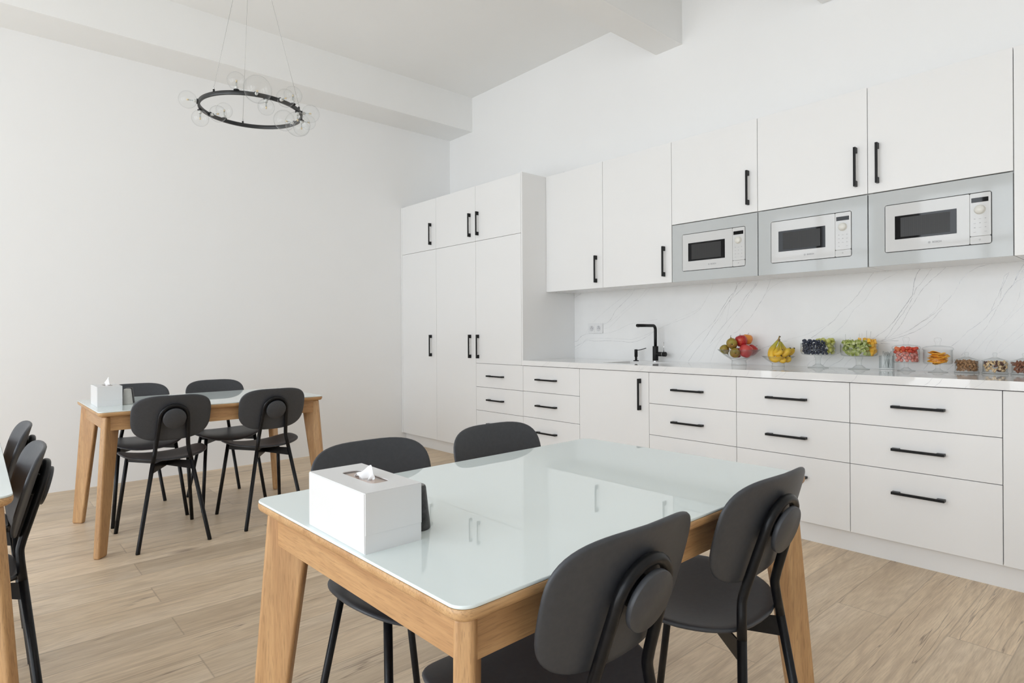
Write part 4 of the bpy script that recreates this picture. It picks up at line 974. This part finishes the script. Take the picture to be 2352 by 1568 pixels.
# square glass with clear cutlery
K5 = (-1.136, 3.800, CZ)
v = thing('glass_holder', 'small square glass holding clear plastic cutlery, between the footed bowls and the candy jars', 'glass', K5, math.radians(8))
q, w_, h_ = .0325, .0035, .078; m = MB(); m.box(-q, q, -q, q, 0, .010); m.build('glass_base', M_THICK, v)
m = MB(); m.box(-q, -q + w_, -q, q, .010, h_); m.box(q - w_, q, -q, q, .010, h_); m.box(-q + w_, q - w_, -q, -q + w_, .010, h_); m.box(-q + w_, q - w_, q - w_, q, .010, h_); m.build('glass_wall', thin_glass('holder_glass', (.97, .98, .98), (.55, .58, .58), 1.3, 2.5, .35), v)
rnd = random.Random(5)
M_CUT = thin_glass('clear_plastic_cutlery', (.93, .94, .94), (.60, .62, .63), 1.45, 2.0, 1.0)
for i in range(9):
    a = Vector(K5) + Vector((rnd.uniform(-.018, .018), rnd.uniform(-.018, .018), .0125)); b = Vector(K5) + Vector((rnd.uniform(-.024, .024), rnd.uniform(-.024, .024), rnd.uniform(.088, .104)))
    d = (b - a).normalized(); s = MB(); s.tube([a, a.lerp(b, .6), a.lerp(b, .72), a.lerp(b, .86), b], [.0022, .0022, .0045, .0055, .003], 8)
    tag(s.build('plastic_spoon', M_CUT), 'clear plastic spoon standing in the small square glass', 'spoon', 'clear plastic spoons in the square glass')
# footed candy jars with lids
def candy_jar(label, c, r, h, zb, rf, zl):
    t = thing('candy_jar', label, 'jar', c, 0, 'footed lidded glass jars'); w = .0024
    MB().lathe([(0, 0), (rf, 0), (rf, .0022), (rf * .6, .007), (.016, .0135), (.0115, .018), (0, .018)], n=40).build('foot', M_THICK, t)
    MB().lathe([(0, .0178), (.0105, .018), (.0095, .028), (.0110, zb - .003), (.016, zb - .0002), (0, zb)], n=24).build('stem', M_GLASS, t)
    MB().lathe([(0, zb), (r * .93, zb), (r * .99, zb + .003), (r, zb + .008), (r, zb + h), (r - w, zb + h), (r - w, zb + .008), (r * .92, zb + .0045), (0, zb + .004)], n=60).build('jar_wall', M_GLASS, t)
    z = zb + h + .0008
    l = MB().lathe([(r - .006, z), (r + .004, z), (r + .0045, z + .004), (r + .001, z + .011), (r * .80, z + .017), (r * .4, z + .020), (.012, z + .022), (.0105, z + .027), (.0115, z + .036), (.0165, z + .046), (.0165, z + .054), (.012, z + .0605), (0, z + .063)], n=56).build('lid', M_GLASS, t)
    return t
K6 = (-1.027, 3.745, CZ); zb6 = .044
candy_jar('footed glass jar with a knobbed lid, filled with red sugared candies', K6, .0620, .075, zb6, .042, 0)
M_CANDY = [mottled('red_jelly_candy', (.62, .030, .015), (.72, .09, .03), 60, .35), mottled('sugared_jelly_candy', (.60, .12, .09), (.80, .46, .40), 180, .8), mottled('orange_jelly_candy', (.74, .12, .03), (.80, .26, .10), 90, .5)]
cd = [blob('candy', M_CANDY[k], .0105, (1, 1, .8), .18, k) for k in range(3)]
pc = pile(150, .0092, .0585, zb6 + .0055, True, 13, zb6 + .079, tries=40, band=2.6)
rnd = random.Random(3)
lowc = sorted(pc, key=lambda q: q[2]); cut = int(len(lowc) * .45)
scatter([cd[1]], lowc[:cut], K6, 'sugar-dusted pinkish candy in the candy jar', 'candy', 'sugared candies low in the first lidded jar', 14)
scatter([cd[0], cd[2]], lowc[cut:], K6, 'red or orange jelly candy in the candy jar', 'candy', 'red candies at the top of the first lidded jar', 15)
K7 = (-.877, 3.716, CZ)
candy_jar('footed glass jar with a knobbed lid, filled with orange dried mango slices', K7, .0635, .072, zb6, .043, 0)
M_DRY = mottled('dried_mango', (.80, .28, .008), (.92, .50, .02), 50, .45)
def slice_(k):
    b = MB(); n = 22; a0 = .004; rx, ry = (.038, .022) if k % 2 else (.034, .026)
    rings = []
    for s, z in ((.9, -.0014), (1, 0), (.9, .0014)):
        rings.append([(rx * s * math.cos(2 * PI * i / n) * (1 + .06 * math.sin(3 * i + k)), ry * s * math.sin(2 * PI * i / n), z + .004 * math.sin(2 * PI * i / n * 2 + k) + .003 * math.cos(2 * PI * i / n)) for i in range(n)])
    return b.rings(rings).build('dried_mango_slice', M_DRY)
ds = [slice_(k) for k in range(3)]; rnd = random.Random(21); pts = []
for lay in range(13):
    for q in range(3 if lay < 9 else (2 if lay < 11 else 1)):
        a = rnd.uniform(0, 6.28) + q * 2.1; d = rnd.uniform(.010, .019) if lay < 9 else rnd.uniform(0, .022)
        pts.append((d * math.cos(a), d * math.sin(a), zb6 + .009 + lay * .0041))
scatter(ds, pts, K7, 'orange dried mango slice in the lidded jar', 'dried mango', 'dried mango slices in the second footed jar', 22, flat=True)
# low nut jars
def nut_jar(label, c, r):
    t = thing('nut_jar', label, 'jar', c, 0, 'low lidded glass nut jars'); h = .062
    MB().lathe([(0, 0), (r + .002, 0), (r + .003, .002), (r + .003, .008), (r, .0105), (0, .0105)], n=52).build('jar_base', M_THICK, t)
    MB().lathe([(r, .0105), (r, h), (r - .0028, h), (r - .0028, .0108)], n=56).build('jar_wall', M_GLASS, t)
    z = h + .0006
    MB().lathe([(r - .006, z - .003), (r - .004, z), (r + .003, z), (r + .0035, z + .003), (r * .82, z + .008), (r * .45, z + .014), (.012, z + .0185), (.0075, z + .021), (.0065, z + .025), (.0095, z + .032), (.0100, z + .037), (.007, z + .042), (0, z + .0435)], n=52).build('lid', M_THICK, t)
    return t
M_WAL = mottled('walnut_kernel', (.22, .10, .04), (.50, .30, .15), 170, .7, bump=.4); M_CAS = mottled('cashew', (.66, .46, .24), (.76, .58, .36), 60, .55); M_ALM = mottled('almond_skin', (.20, .065, .030), (.30, .12, .06), 140, .65, bump=.2); M_BRZ = mottled('dark_nut', (.10, .045, .04), (.16, .07, .05), 60, .6)
K8 = [(-.766, 3.765, CZ), (-.652, 3.765, CZ), (-.538, 3.762, CZ)]
for c, r_, lb in zip(K8, (.0575, .0582, .0585), ('low lidded glass jar of walnut pieces beside the dried mango jar', 'low lidded glass jar of mixed pale and dark nuts, middle one of the low jars', 'low lidded glass jar of almonds cut by the right edge of the photo')): nut_jar(lb, c, r_ - .009)
wn2 = [blob('walnut', M_WAL, .0086, (1, .72, .55), .75, k, 3) for k in range(3)]
pw = pile(380, .0058, .0480, .0112, True, 31, .0585, tries=36, band=3.4)
scatter(wn2, pw, K8[0], 'brown walnut piece in the low jar', 'walnut', 'walnut pieces in the first low jar', 32)
def cashew():
    P = [(.009 * math.cos(a), .009 * math.sin(a), 0) for a in [PI * .15 + PI * 1.0 * k / 7 for k in range(8)]]
    return MB().tube(P, [.0022, .0036, .0044, .0046, .0044, .0042, .0036, .0024], 9).build('cashew', M_CAS, sub=1)
cs = [cashew()]; hz = [blob('hazelnut', M_CAS, .0066, (1, 1, 1.05), .05, 1)]; bz = [blob('brazil_nut', M_BRZ, .0088, (1.15, .62, .62), .12, 2)]
pn_ = pile(210, .0068, .0482, .0112, True, 33, .0585, tries=30, band=2.4)
scatter(cs, pn_[0::3], K8[1], 'pale curved cashew in the middle jar', 'cashew', 'cashews in the middle low jar', 34)
scatter(hz, pn_[1::3], K8[1], 'pale round hazelnut in the middle jar', 'hazelnut', 'hazelnuts in the middle low jar', 35)
scatter(bz, pn_[2::3], K8[1], 'dark purplish nut in the middle jar', 'nut', 'dark nuts in the middle low jar', 36)
al = [blob('almond', M_ALM, .0100, (1.15, .62, .45), .06, k) for k in range(2)]
pa = pile(240, .0066, .0485, .0112, True, 37, .0585, tries=30, band=2.4)
scatter(al, pa, K8[2], 'reddish brown almond in the rightmost jar', 'almond', 'almonds in the low jar at the right edge', 38, flat=False)
